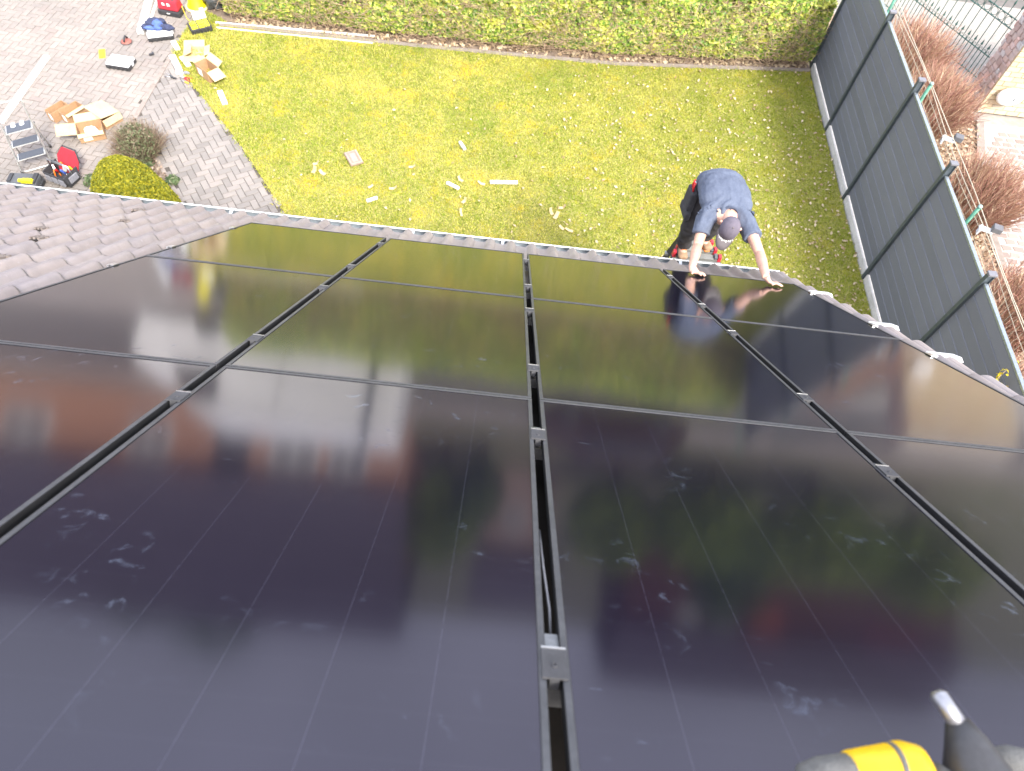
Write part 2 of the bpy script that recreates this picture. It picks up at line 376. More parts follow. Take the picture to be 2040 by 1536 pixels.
# litter in the bed
q = pts_in(BED, 2600); P = np.concatenate([q, RNG.uniform(0.01, 0.035, (len(q), 1))], 1)
V, F = leaf_cloud(P, np.tile([0, 0, 1.0], (len(P), 1)), 0.035, 1.5, 0.6, 0.5)
link('bark_litter', big_mesh('bark_litter', V, F, leafmat('litter', [(0, (0.12, 0.08, 0.055)), (0.6, (0.30, 0.22, 0.16)), (1, (0.44, 0.36, 0.27))], 0.1)), kind='stuff')
q = pts_in([(-5.3, 11.66), (-1.8, 11.70), (1.67, 11.9), (5.3, 12.42), (5.3, 12.6), (-5.3, 11.9)], 1500); P = np.concatenate([q, RNG.uniform(0.0, 0.03, (len(q), 1))], 1)
V, F = leaf_cloud(P, np.tile([0, 0, 1.0], (len(P), 1)), 0.05, 1.6, 0.6, 0.5)
link('hedge_litter', big_mesh('hedge_litter', V, F, M_dry), kind='stuff')
# moss and weeds creeping over the path edge
q = np.array([[L_EDGE[i][0] + (L_EDGE[i + 1][0] - L_EDGE[i][0]) * t, L_EDGE[i][1] + (L_EDGE[i + 1][1] - L_EDGE[i][1]) * t] for i in range(len(L_EDGE) - 1) for t in np.linspace(0, 1, 90)])
q = q + RNG.normal(0, 0.03, q.shape); P = np.concatenate([q, np.zeros((len(q), 1))], 1)
V, F = blade_cloud(P, 0.05, 0.012, 1.0); link('edge_grass', big_mesh('edge_grass', V, F, M_grass), kind='stuff')

# ---- ivy hedge
def hedge_line(x): return np.interp(x, [-5.4, -1.8, 1.67, 5.4], [11.78, 11.83, 12.0, 12.5])
hedge = thing('ivy_hedge', 'long clipped ivy hedge with bare twigs closing the far side of the lawn', 'hedge', (0, 12.4, 0))
HH = 1.18
n = 78000
hx = RNG.uniform(-5.4, 5.32, n); face = RNG.uniform(0, 1, n)
fz = RNG.uniform(0.10, HH, n); fy = hedge_line(hx) + 0.05 + RNG.exponential(0.05, n) + 0.05 * np.sin(hx * 3.1) * np.sin(fz * 4) - 0.10 * np.sin(fz / HH * math.pi)
topm = face > 0.66
fy[topm] = hedge_line(hx[topm]) + RNG.uniform(0.0, 0.9, topm.sum()); fz[topm] = HH + RNG.normal(0, 0.035, topm.sum()) + 0.04 * np.sin(hx[topm] * 2.3)
endm = RNG.uniform(0, 1, n) < 0.03
hx[endm] = -5.4 + RNG.normal(0, 0.03, endm.sum()); fy[endm] = hedge_line(-5.4) + RNG.uniform(0, 0.85, endm.sum()); fz[endm] = RNG.uniform(0.1, HH, endm.sum())
P = np.stack([hx, fy, fz], 1)
keep = np.ones(n, bool)
for i in range(n):         # bare, twiggy gaps, more of them low down
    v = mnoise.noise(Vector((P[i, 0] * 1.1, P[i, 2] * 1.6, 3.3))) + 0.5 * mnoise.noise(Vector((P[i, 0] * 3.7, P[i, 2] * 4.1, 9)))
    if v > 0.36 + 0.35 * (P[i, 2] / HH) - 0.10 + 0.06 * P[i, 0] / 5 and not topm[i] and random.random() < 0.8: keep[i] = False
P = P[keep]; tm = topm[keep]
NN = np.where(tm[:, None], np.array([0, -0.2, 1.0]), np.array([0, -0.8, 0.55]))
V, F = leaf_cloud(P, NN, 0.060, 1.15, 0.55, 0.3)
M_ivy = leafmat('ivy_leaves', [(0, (0.07886, 0.1592, 0.02585)), (0.3, (0.1689, 0.2868, 0.04063)), (0.6, (0.338, 0.4248, 0.06464)), (0.85, (0.6084, 0.5947, 0.1108)), (1, (0.774, 0.7646, 0.2401))], 0.18, 0.42,
                patch=[(1.3, 0.50, 0.70, (0.07886, 0.1592, 0.03694), 0.45), (2.4, 0.55, 0.72, (0.6759, 0.5734, 0.09236), 0.5)])
link('foliage', big_mesh('ivy', V, F, M_ivy), hedge, world=True)
M_twig = mat('bare_twig', (0.46, 0.33, 0.22), (0.32, 0.22, 0.14), 0.85, nscale=5)
def twigs(pts, dirs, lens, r, bend=0.25):
    V = []; F = []
    a3 = [0, 2.094, 4.189]
    n = len(pts); o = 0
    D = dirs / (np.linalg.norm(dirs, axis=1)[:, None] + 1e-9); S = np.cross(D, RNG.normal(0, 1, (n, 3))); S /= np.linalg.norm(S, axis=1)[:, None] + 1e-9; B = np.cross(D, S)
    off = RNG.normal(0, bend, (n, 1)) * lens[:, None]
    rings = []
    for t, rr in ((0, 1), (0.5, 0.8), (1.0, 0.35)):
        c = pts + D * (lens * t)[:, None] + S * off * (t * t)
        for a in a3: rings.append(c + (S * math.cos(a) + B * math.sin(a)) * r * rr)
    V = np.stack(rings, 1).reshape(-1, 3); i = np.arange(n)[:, None] * 9; f = []
    for s in (0, 3):
        for k in range(3):
            k2 = (k + 1) % 3; f.append(i + np.array([s + k, s + k2, s + 3 + k2, s + 3 + k]))
    return V, np.concatenate(f, 0)
n = 4200; tx = RNG.uniform(-5.4, 5.3, n); tz = RNG.uniform(0.02, 1, n) ** 1.25 * HH; ty = hedge_line(tx) + RNG.normal(0.02, 0.03, n) - 0.10 * np.sin(tz / HH * math.pi)
d = np.stack([RNG.normal(0, 1, n), RNG.normal(-0.15, 0.3, n), RNG.normal(0.25, 0.6, n)], 1)
V, F = twigs(np.stack([tx, ty, tz], 1), d, RNG.uniform(0.08, 0.34, n), 0.0045, 0.3)
link('twigs', big_mesh('hedge_twigs', V, F, M_twig), hedge, world=True)
n = 260; sx = RNG.uniform(-5.35, 5.25, n); sp_ = np.stack([sx, hedge_line(sx) + RNG.uniform(-0.12, 0.5, n), RNG.uniform(0.5, HH, n)], 1); sd_ = np.stack([RNG.normal(0, 0.5, n), RNG.normal(-0.5, 0.4, n), np.abs(RNG.normal(0.8, 0.4, n))], 1); sl_ = RNG.uniform(0.12, 0.3, n)
V, F = twigs(sp_, sd_, sl_, 0.004, 0.2); link('twigs', big_mesh('stray_shoots', V, F, M_twig), hedge, world=True)
k = np.repeat(np.arange(n), 7); P = sp_[k] + sd_[k] / np.linalg.norm(sd_[k], axis=1)[:, None] * (sl_[k] * RNG.uniform(0.5, 1.05, len(k)))[:, None] + RNG.normal(0, 0.015, (len(k), 3))
V, F = leaf_cloud(P, np.tile([0, -0.5, 0.8], (len(P), 1)), 0.055, 1.2, 0.6, 0.3); link('foliage', big_mesh('shoot_leaves', V, F, hedge.children[0].data.materials[0]), hedge, world=True)
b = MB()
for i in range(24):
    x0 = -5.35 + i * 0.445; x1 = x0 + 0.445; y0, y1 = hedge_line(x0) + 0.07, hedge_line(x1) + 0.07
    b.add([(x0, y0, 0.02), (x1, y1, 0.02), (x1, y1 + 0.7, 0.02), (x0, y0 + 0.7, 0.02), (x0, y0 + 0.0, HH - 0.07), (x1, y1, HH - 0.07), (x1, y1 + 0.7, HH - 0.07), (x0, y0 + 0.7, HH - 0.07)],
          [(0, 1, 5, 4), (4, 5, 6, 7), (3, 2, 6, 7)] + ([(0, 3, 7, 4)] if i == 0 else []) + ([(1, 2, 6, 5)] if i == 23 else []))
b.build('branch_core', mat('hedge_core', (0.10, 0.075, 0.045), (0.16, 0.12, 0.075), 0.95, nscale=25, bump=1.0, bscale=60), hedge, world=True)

# ================================================================== HOUSE, ROOF, TILES
house = thing('house', 'bungalow with a grey pantile roof carrying the black solar panels', 'house', (0.3, -0.9, 0))
M_plaster = mat('wall_render', (0.62, 0.58, 0.52), (0.55, 0.51, 0.45), 0.9, nscale=2)
w = MB(); w.box((-3.4, -0.75, 1.1), (11.9, 9.6, 2.2)); w.build('wall', M_plaster, house, world=True)
M_deck = mat('roof_underlay', (0.012, 0.009, 0.007), (0.02, 0.015, 0.012), 0.9)
X0, X1, YT, YB, YR = -7.3, 4.90, 0.36, 1.10, -6.3
dk = MB(); H0 = -0.145
dk.box(((X0 + X1) / 2, (YR + YB) / 2 - 0.05, H0 - 0.05), (X1 - X0 - 0.06, YB - YR - 0.1, 0.08))
roof = dk.build('roof', M_deck, house); roof.matrix_parent_inverse = wmat(house).inverted(); roof.location = EAVE; roof.rotation_euler = ROOF_ROT
bk = MB(); yr = PW(0, YR, 0); bx0, bx1 = X0 - 2.14, X1 - 2.14     # far slope, out of sight behind the ridge
bk.quad((bx0, yr.y, yr.z - 0.12), (bx1, yr.y, yr.z - 0.12), (bx1, yr.y - 5.4, yr.z - 4.46), (bx0, yr.y - 5.4, yr.z - 4.46))
bk.build('back_roof', mat('roof_back', (0.28, 0.24, 0.235), (0.22, 0.19, 0.19), 0.8), house, world=True)
gb = MB()
for gx in (bx0 + 0.25, bx1 - 0.35): gb.sheet([(gx, yr.y + 5.2, 2.2), (gx, yr.y, yr.z - 0.25), (gx, yr.y - 5.1, 2.2)], 0.1)
gb.build('gable', M_plaster, house, world=True)
TW = 0.2035; CW = YT
def tile_mesh(name, m):
    xs = [0.0, 0.012, 0.03, 0.055, 0.085, 0.100, 0.112, 0.126, 0.142, 0.157, 0.172, 0.186, 0.197, 0.205]
    zs = [0.008, 0.001, 0.0, 0.0, 0.0, 0.004, 0.017, 0.033, 0.043, 0.047, 0.043, 0.031, 0.014, 0.003]
    V = []; F = []; L = 0.40; n = len(xs)
    st = [(-L, 0.0, 0), (-0.02, 0.024, 0), (0.0, 0.020, 0), (0.0, -0.002, 1)]    # course overlap: the lower end rides on the tile below
    for (y, dz, lip) in st:
        for x, z in zip(xs, zs): V.append((x, y, z * (0.92 if lip else 1) + dz - (0.004 if lip else 0)))
    for s in range(3):
        for k in range(n - 1): F.append((s * n + k, s * n + k + 1, (s + 1) * n + k + 1, (s + 1) * n + k))
    me = bpy.data.meshes.new(name); me.from_pydata(V, [], F); me.materials.append(m)
    sm = [s < 2 for s in range(3) for k in range(n - 1)]
    me.polygons.foreach_set('use_smooth', sm); bm = bmesh.new(); bm.from_mesh(me); bmesh.ops.recalc_face_normals(bm, faces=bm.faces); 
    if sum(f.normal.z for f in bm.faces) < 0: bmesh.ops.reverse_faces(bm, faces=bm.faces)
    bm.to_mesh(me); bm.free(); return me, V, F
M_tile = bpy.data.materials.new('concrete_tile'); M_tile.use_nodes = True
nt = M_tile.node_tree; bs = nt.nodes['Principled BSDF']
pos = N(nt, 'ShaderNodeNewGeometry').outputs['Position']
c = ramp(nt, rand_piece(nt), [(0, (0.262, 0.222, 0.212)), (0.4, (0.290, 0.246, 0.229)), (0.75, (0.310, 0.263, 0.24)), (1, (0.274, 0.239, 0.233))])
c = mixc(nt, ramp(nt, noise(nt, 7, 5, vec=pos), [(0.45, (0, 0, 0)), (0.75, (0.5, 0.5, 0.5))]), c, (0.17, 0.15, 0.145))
c = mixc(nt, ramp(nt, noise(nt, 22, 5, 0.7, vec=pos), [(0.60, (0, 0, 0)), (0.74, (0.55, 0.55, 0.55))]), c, (0.42, 0.385, 0.38))
nt.links.new(c, bs.inputs['Base Color'])
nt.links.new(maths(nt, 'MULTIPLY_ADD', noise(nt, 30, 4, vec=pos), 0.3, 0.36), bs.inputs['Roughness'])
bp = N(nt, 'ShaderNodeBump'); bp.inputs['Strength'].default_value = 0.25; bp.inputs['Distance'].default_value = 0.006
nt.links.new(noise(nt, 180, 4, vec=pos), bp.inputs['Height']); nt.links.new(bp.outputs[0], bs.inputs['Normal'])
tme, TV, TF = tile_mesh('roof_tile', M_tile)
HT = -0.126
OPEN = [(-0.62, -1.83), (-0.84, -1.15), (-1.04, -0.81), (-0.88, -0.09), (-1.08, 0.55)]
cells = []
ncol = int((X1 - X0) / TW); nrow = int((YB - YR) / CW)
open_cells = {}
for k, (ox, oy) in enumerate(OPEN): open_cells[(int((X1 - ox) / TW), int((YB - oy) / CW))] = k
for i in range(ncol):
    for j in range(nrow):
        x = X1 - 0.02 - (i + 1) * TW; y = YB - j * CW
        vis = (x < 0.02 and x > -3.9 + (YB - y) * 0.72 - 0.2 and y > -3.2) or (j < 1) or (i == 0)
        if 0.2 < x < 4.3 and -5.05 < y < -0.45 and not vis: continue        # tiles left out, so the panel gaps show dark underlay in place of shade
        cells.append((0 if vis else 1, (Vector((x, y, 0)) - Vector((2.14, -5.86, 0.88))).length, x, y, i, j))
cells.sort(); rest = MB(); nind = 0
for (v, dist, x, y, i, j) in cells:
    jx, jy, jz, jr = random.uniform(-0.003, 0.003), random.uniform(-0.006, 0.006), random.uniform(-0.002, 0.003), random.uniform(-0.012, 0.012)
    if v == 0 and nind < 300:
        o = bpy.data.objects.new('roof_tile', tme); COL.objects.link(o); o.parent = roof; o.location = (x + jx, y + jy, HT + jz); o.rotation_euler = (random.uniform(-0.006, 0.006), random.uniform(-0.01, 0.01), jr); nind += 1
    else: rest.add([Vector(t) + Vector((x + jx, y + jy, HT + jz)) for t in TV], TF)
r_ = rest.build('tile_field', M_tile, roof, True, kind='stuff')
# openings cut in the tiles for roof hooks: ribbed interlock, flat dark plate painted as the shade in the hole
M_cut = mat('cut_tile_edge', (0.25, 0.21, 0.185), (0.17, 0.14, 0.12), 0.9, nscale=40)
M_cut2 = mat('cut_tile_base', (0.06, 0.048, 0.04), (0.04, 0.032, 0.027), 0.9, nscale=40)
M_hole = mat('hollow_shade', (0.012, 0.010, 0.009), (0.02, 0.017, 0.015), 0.95)
for k, (ox, oy) in enumerate(OPEN):
    s = (1.0, 0.95, 0.72, 0.62, 1.0)[k]; b = MB(); z = HT + 0.029
    ox = X1 - 0.02 - (int((X1 - 0.02 - ox) / TW) + 1) * TW + 0.052; s *= 1.12
    b.add([(ox - 0.075 * s, oy + 0.02 * s, z), (ox - 0.03 * s, oy + 0.075 * s, z), (ox + 0.07 * s, oy + 0.06 * s, z), (ox + 0.085 * s, oy - 0.02 * s, z), (ox + 0.03 * s, oy - 0.07 * s, z), (ox - 0.06 * s, oy - 0.05 * s, z)], [(0, 1, 2, 3, 4, 5)])
    b.add([(v[0], v[1], z - 0.03) for v in b.v[:6]], [(5, 4, 3, 2, 1, 0)]); b.f += [(q_, (q_ + 1) % 6, 6 + (q_ + 1) % 6, 6 + q_) for q_ in range(6)]; b.mi += [0] * 6
    h = b.build('tile_opening', M_cut2, roof)
    m = MB(); m.box((ox + 0.012 * s, oy - 0.028 * s, z + 0.001), (0.085 * s, 0.06 * s, 0.004), rotz(0.3)); m.build('hollow_shade', M_hole, h)
    r = MB()
    for q_ in range(3): r.box((ox - 0.055 * s + q_ * 0.027 * s, oy + 0.012 * s, z + 0.007), (0.012 * s, 0.10 * s, 0.018))
    r.box((ox - 0.018 * s, oy + 0.025 * s, z + 0.008), (0.09 * s, 0.010, 0.012))
    r.tube([(ox + 0.02 * s, oy - 0.07 * s, z), (ox + 0.065 * s, oy - 0.035 * s, z + 0.012), (ox + 0.08 * s, oy + 0.02 * s, z + 0.006)], 0.010 * s, 6)
    r.build('interlock_rib', M_cut, h)
# verge: overlapping end tiles with a turned-down flap
M_white = mat('white_coated_metal', (0.80, 0.80, 0.78), (0.74, 0.74, 0.72), 0.4, nscale=3)
vm = MB(); V = []; vn = 9
for (y_, r_, dz) in ((-0.39, 0.034, -0.006), (-0.20, 0.043, 0.002), (-0.02, 0.054, 0.010), (0.0, 0.050, 0.008)):
    V.append((-0.03, y_, dz)); V += [(0.055 + r_ * 1.05 * math.cos(a_), y_, dz - 0.004 + r_ * 0.8 * math.sin(a_)) for a_ in np.linspace(math.pi, 0, vn)]; V.append((0.055 + r_ * 1.1, y_, -0.15))
w_ = vn + 2; vm.add(V, [(s_ * w_ + k, s_ * w_ + k + 1, (s_ + 1) * w_ + k + 1, (s_ + 1) * w_ + k) for s_ in range(3) for k in range(w_ - 1)]); vm.add(V[-w_:], [tuple(range(w_))])
vme = vm.mesh('verge_tile', M_tile)
for j in range(nrow):
    o = bpy.data.objects.new('verge_tile', vme); COL.objects.link(o); o.parent = roof; o.location = (X1 - 0.06, YB - j * CW, HT + 0.020); o.rotation_euler = (0, random.uniform(-0.02, 0.02), random.uniform(-0.02, 0.02))
for yy in (0.10, -1.00, -1.75):
    b = MB(); b.add([(4.80, yy + 0.05, HT + 0.045), (4.98, yy + 0.03, HT + 0.045), (4.98, yy - 0.07, HT + 0.04), (4.80, yy - 0.07, HT + 0.04), (4.80, yy + 0.05, HT + 0.064), (4.965, yy + 0.03, HT + 0.068), (4.965, yy - 0.055, HT + 0.072), (4.80, yy - 0.065, HT + 0.064)], [(0, 1, 2, 3), (4, 5, 6, 7), (0, 1, 5, 4), (1, 2, 6, 5), (2, 3, 7, 6), (3, 0, 4, 7)])
    b.build('verge_wedge', M_white, roof, bevel=0.006)  # plain white wedges set on the verge tiles
# ridge caps
b = MB()
for i in range(31):
    xx = X0 + 0.1 + i * 0.395
    b.tube([(xx, YR, HT + 0.01), (xx + 0.42, YR, HT + 0.022)], [0.105, 0.115], 12, False)
b.build('ridge_cap', M_tile, roof, True)
# gutter along the eaves
gp = PW(0, YB, HT); M_gut = mat('gutter_zinc', (0.62, 0.66, 0.68), (0.52, 0.56, 0.60), 0.45, 0.3, nscale=5)
prof = [(0.055 * math.cos(a), 0.055 * math.sin(a)) for a in np.linspace(math.pi, 2 * math.pi, 11)]
b = MB(); gx0, gx1 = bx0, bx1 + 0.02; V = []; F = []
for gx in (gx0, gx1):
    for (yy, zz) in prof: V.append((gx, gp.y + 0.045 + yy, gp.z - 0.015 + zz))
F = [(k, k + 1, 11 + k + 1, 11 + k) for k in range(10)]
b.add(V, F)
b.add([(gx1, gp.y + 0.045 + yy, gp.z - 0.015 + zz) for (yy, zz) in prof], [tuple(range(11))])
gut = b.build('gutter', mat('gutter_trough_shade', (0.20, 0.23, 0.25), (0.14, 0.16, 0.175), 0.5, 0.2, nscale=4), house, world=True)  # zinc darkened here to paint the shade inside the trough
b = MB(); b.tube([(gx0, gp.y + 0.098, gp.z - 0.012), (gx1, gp.y + 0.098, gp.z - 0.012)], 0.0085, 8); b.build('gutter_rim', mat('gutter_white', (0.70, 0.73, 0.74), (0.62, 0.65, 0.67), 0.4, nscale=4), gut, True, world=True)
for i in range(14):
    m = MB(); xx = gx0 + 0.4 + i * 0.9; m.box((xx, gp.y + 0.045, gp.z - 0.012), (0.03, 0.13, 0.006)); m.build('gutter_bracket', M_gut, gut, world=True)

# ================================================================== SOLAR PANELS
PU, PV, PWD, PLN = 1.154, 1.732, 1.125, 1.7262
M_frame = mat('black_anodised_frame', (0.075, 0.077, 0.082), (0.10, 0.102, 0.108), 0.45, 0.5, nscale=8)
M_alu = mat('bare_aluminium', (0.62, 0.62, 0.62), (0.50, 0.50, 0.51), 0.32, 0.9, nscale=20)
M_clamp = mat('dark_clamp', (0.045, 0.045, 0.048), (0.07, 0.07, 0.075), 0.6, 0.15, nscale=20)
M_glass = bpy.data.materials.new('panel_glass'); M_glass.use_nodes = True
nt = M_glass.node_tree; bs = nt.nodes['Principled BSDF']
obv = N(nt, 'ShaderNodeTexCoord').outputs['Object']; wpos = N(nt, 'ShaderNodeNewGeometry').outputs['Position']
sp = N(nt, 'ShaderNodeSeparateXYZ'); nt.links.new(obv, sp.inputs[0])
def grid_line(co, pitch, half, off=0.0):
    f = maths(nt, 'FRACT', maths(nt, 'ADD', maths(nt, 'DIVIDE', co, pitch), off))
    d = maths(nt, 'ABSOLUTE', maths(nt, 'SUBTRACT', f, 0.5))
    return maths(nt, 'GREATER_THAN', d, 0.5 - half / pitch)
lx = grid_line(sp.outputs['X'], 0.1832, 0.0007); ly = grid_line(sp.outputs['Y'], 0.0925, 0.0008)
brk = ramp(nt, noise(nt, 30, 2, vec=wpos), [(0.3, (0.6, 0.6, 0.6)), (0.6, (1, 1, 1))])
cell = ramp(nt, noise(nt, 1.2, 2, vec=wpos), [(0.3, (0.0034, 0.0028, 0.0085)), (0.7, (0.0046, 0.0038, 0.0115))])
cell = mixc(nt, maths(nt, 'MULTIPLY', lx, maths(nt, 'MULTIPLY', brk, 0.2)), cell, (0.13, 0.13, 0.18))
cell = mixc(nt, maths(nt, 'MULTIPLY', ly, 0.05), cell, (0.12, 0.12, 0.15))
# handling marks: finger and glove prints, long faint wipes
pr = noise(nt, 17, 6, 0.68, vec=wpos, dist=0.6); area = noise(nt, 2.1, 2, 0.5, vec=wpos)
prints = maths(nt, 'MULTIPLY', ramp(nt, pr, [(0.585, (0, 0, 0)), (0.76, (1, 1, 1))]), ramp(nt, area, [(0.53, (0, 0, 0)), (0.66, (1, 1, 1))]))
stv = N(nt, 'ShaderNodeMapping'); stv.inputs['Scale'].default_value = (9, 60, 1); stv.inputs['Rotation'].default_value = (0, 0, 0.22); nt.links.new(obv, stv.inputs[0])
wipe = maths(nt, 'MULTIPLY', ramp(nt, noise(nt, 1.0, 4, 0.6, vec=stv.outputs[0], dist=0.4), [(0.66, (0, 0, 0)), (0.76, (1, 1, 1))]), ramp(nt, noise(nt, 1.4, 2, vec=wpos), [(0.52, (0, 0, 0)), (0.64, (1, 1, 1))]))
dirt = maths(nt, 'MINIMUM', maths(nt, 'ADD', maths(nt, 'MULTIPLY', prints, 0.30), maths(nt, 'MULTIPLY', wipe, 0.22)), 0.45)
film = maths(nt, 'MULTIPLY', noise(nt, 5, 5, 0.7, vec=wpos), 0.004)
cell = mixc(nt, maths(nt, 'ADD', dirt, film), cell, (0.25, 0.31, 0.42))
nt.links.new(cell, bs.inputs['Base Color']); bs.inputs['IOR'].default_value = 1.56; bs.inputs['Specular IOR Level'].default_value = 0.55; bs.inputs['Specular Tint'].default_value = (0.93, 0.88, 1.0, 1)
nt.links.new(maths(nt, 'ADD', maths(nt, 'MULTIPLY', dirt, 0.4), maths(nt, 'MULTIPLY_ADD', noise(nt, 3, 3, vec=wpos), 0.03, 0.092)), bs.inputs['Roughness'])
bp = N(nt, 'ShaderNodeBump'); bp.inputs['Strength'].default_value = 0.06; bp.inputs['Distance'].default_value = 0.002
nt.links.new(noise(nt, 3.0, 2, 0.4, vec=wpos), bp.inputs['Height']); nt.links.new(bp.outputs[0], bs.inputs['Normal'])
x, y, t, rim = PWD / 2, PLN / 2, 0.035, 0.0145
fb = MB()
for (cx, cy, sx, sy) in ((0, y - rim / 2, PWD, rim), (0, -y + rim / 2, PWD, rim), (x - rim / 2, 0, rim, PLN - 2 * rim - 0.0002), (-x + rim / 2, 0, rim, PLN - 2 * rim - 0.0002)):
    fb.box((cx, cy, -t / 2), (sx, sy, t))
fme = fb.mesh('panel_frame', [M_frame, mat('frame_side_shade', (0.012, 0.012, 0.013), (0.018, 0.018, 0.02), 0.6, nscale=8)])  # same black frame, side faces darkened to paint the shade in the gaps
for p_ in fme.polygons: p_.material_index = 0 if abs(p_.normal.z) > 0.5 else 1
gm = MB(); gm.box((0, 0, -0.0055), (PWD - 2 * rim - 0.001, PLN - 2 * rim - 0.001, 0.005)); gme = gm.mesh('panel_glass', M_glass)
row_w = ['lowest row', 'middle row', 'nearest row']
col_w = ['at the left end beside the bare tiles', 'second from the left', 'third from the left', 'at the right end by the verge']
for r in range(3):
    for cidx in range(4):
        p = thing('solar_panel', 'black solar panel %s, %s' % (row_w[r], col_w[cidx]), 'solar panel', PW((cidx + 0.5) * PU - 0.0, -(r + 0.5) * PV, 0), group='black solar panels covering the roof', rot=ROOF_ROT)
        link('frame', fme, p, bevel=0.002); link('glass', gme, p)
# rails and clamps
RY = [-0.37, -1.39, -2.07, -3.11, -3.80, -4.84]
rail_w = ['lowest', 'second lowest', 'third', 'fourth', 'fifth', 'topmost']
cm = MB(); cm.box((0, 0.0, 0.0022), (0.046, 0.075, 0.0044)); cm.box((0, 0, -0.012), (0.018, 0.074, 0.022)); cme = cm.mesh('mid_clamp', M_clamp)
ce = MB(); ce.box((0, 0.039, 0.001), (0.046, 0.0045, 0.0095)); ceme = ce.mesh('clamp_lip', M_alu)
bm_ = MB(); bm_.lathe((0, -0.008, 0.0042), [(0.006, 0), (0.006, 0.003), (0.0035, 0.0035), (0.003, 0.001)], 10); bme = bm_.mesh('bolt', M_clamp)
em = MB(); em.box((-0.012, 0, -0.016), (0.012, 0.06, 0.036)); em.box((0.004, 0, 0.0022), (0.03, 0.06, 0.0044)); em.box((-0.012, 0, -0.036), (0.04, 0.05, 0.006)); eme = em.mesh('end_clamp', M_alu)
hk = MB(); hk.box((0, 0.02, 0.012), (0.03, 0.035, 0.03)); hk.box((0, 0.045, 0.02), (0.028, 0.012, 0.012)); hme = hk.mesh('slot_nut', mat('cast_grey', (0.30, 0.31, 0.32), (0.24, 0.25, 0.26), 0.4, 0.7, nscale=30))
for k, ry in enumerate(RY):
    rl = thing('mounting_rail', 'aluminium mounting rail under the panels, %s of the six' % rail_w[k], 'mounting rail', PW(0, ry, -0.036), group='mounting rails under the solar panels', rot=ROOF_ROT)
    b = MB(); xe = 4 * PU - 0.008
    b.box((xe / 2, 0, -0.022), (xe + 0.12, 0.038, 0.040)); b.build('rail', M_alu, rl)
    for cidx in (1, 2, 3):
        o = link('mid_clamp', cme, rl, loc=(cidx * PU, 0, 0.0365)); link('clamp_lip', ceme, o); link('bolt', bme, o)
        link('slot_nut', hme, rl, loc=(cidx * PU, 0.052, -0.006))
    link('end_clamp', eme, rl, loc=(-0.002 + 0.010, 0, 0.0365)); link('end_clamp', eme, rl, loc=(4 * PU - 0.025 + 0.012, 0, 0.0365), rot=(0, 0, math.pi))
    for xx in (0.5, 1.7, 2.9, 4.2):
        h = MB(); h.box((xx, 0.0, -0.062), (0.03, 0.05, 0.05)); h.build('roof_hook', M_alu, rl)
cb = MB(); cb.tube([PW(2 * PU - 0.004, -4.30, -0.05), PW(2 * PU - 0.008, -4.40, -0.022), PW(2 * PU - 0.007, -4.52, -0.010), PW(2 * PU + 0.002, -4.66, -0.018), PW(2 * PU + 0.006, -4.72, -0.05)], 0.0028, 8)
tag(cb.build('cable', mat('grey_cable', (0.22, 0.22, 0.23), (0.16, 0.16, 0.17), 0.4, nscale=40), smooth=True), 'thin grey cable bowing out of the gap between the two middle columns of panels', 'cable')

# ================================================================== PLANK FENCE
FX = 5.40
fence = thing('plank_fence', 'tall anthracite plank fence with slim posts along the right side of the lawn', 'fence', (FX, 8.0, 0))
M_plank = mat('wpc_plank', (0, 0, 0), (0.10, 0.105, 0.12), 0.62, nscale=1.3, piece=True, bump=0.25, bscale=90, fac2=0.5, stops=[(0, (0.130, 0.138, 0.162)), (0.5, (0.144, 0.153, 0.180)), (1, (0.160, 0.169, 0.199))])
M_post = mat('fence_post', (0.06624, 0.08337, 0.09568), (0.0828, 0.1006, 0.1136), 0.45, 0.3, nscale=5)
M_cap = mat('fence_cap_rail', (0.30, 0.34, 0.37), (0.26, 0.30, 0.33), 0.3, 0.6, nscale=4)
M_pcap = mat('post_cap', (0.161, 0.161, 0.175), (0.14, 0.14, 0.154), 0.5, nscale=8)
M_board = mat('gravel_board', (0.62, 0.60, 0.57), (0.46, 0.45, 0.42), 0.9, nscale=3, bump=0.4, bscale=120)
ys = [12.46, 10.66, 8.93, 7.25, 5.50, 3.75, 2.0]
for i, yy in enumerate(ys):
    h = 2.12 + (0.05 if i in (2, 3) else 0)
    b = MB(); b.box((FX - 0.010, yy, h / 2), (0.070, 0.026, h)); b.box((FX - 0.046, yy, h / 2), (0.012, 0.056, h - 0.01)); b.box((FX + 0.030, yy, h / 2), (0.012, 0.056, h - 0.01))
    o = b.build('post', M_post, fence, bevel=0.003, world=True)
    c_ = MB(); c_.box((FX - 0.008, yy, h + 0.012), (0.10, 0.075, 0.028)); c_.build('post_cap', M_pcap, o, bevel=0.004, world=True)
NP, PH, Z0 = 11, 0.166, 0.13
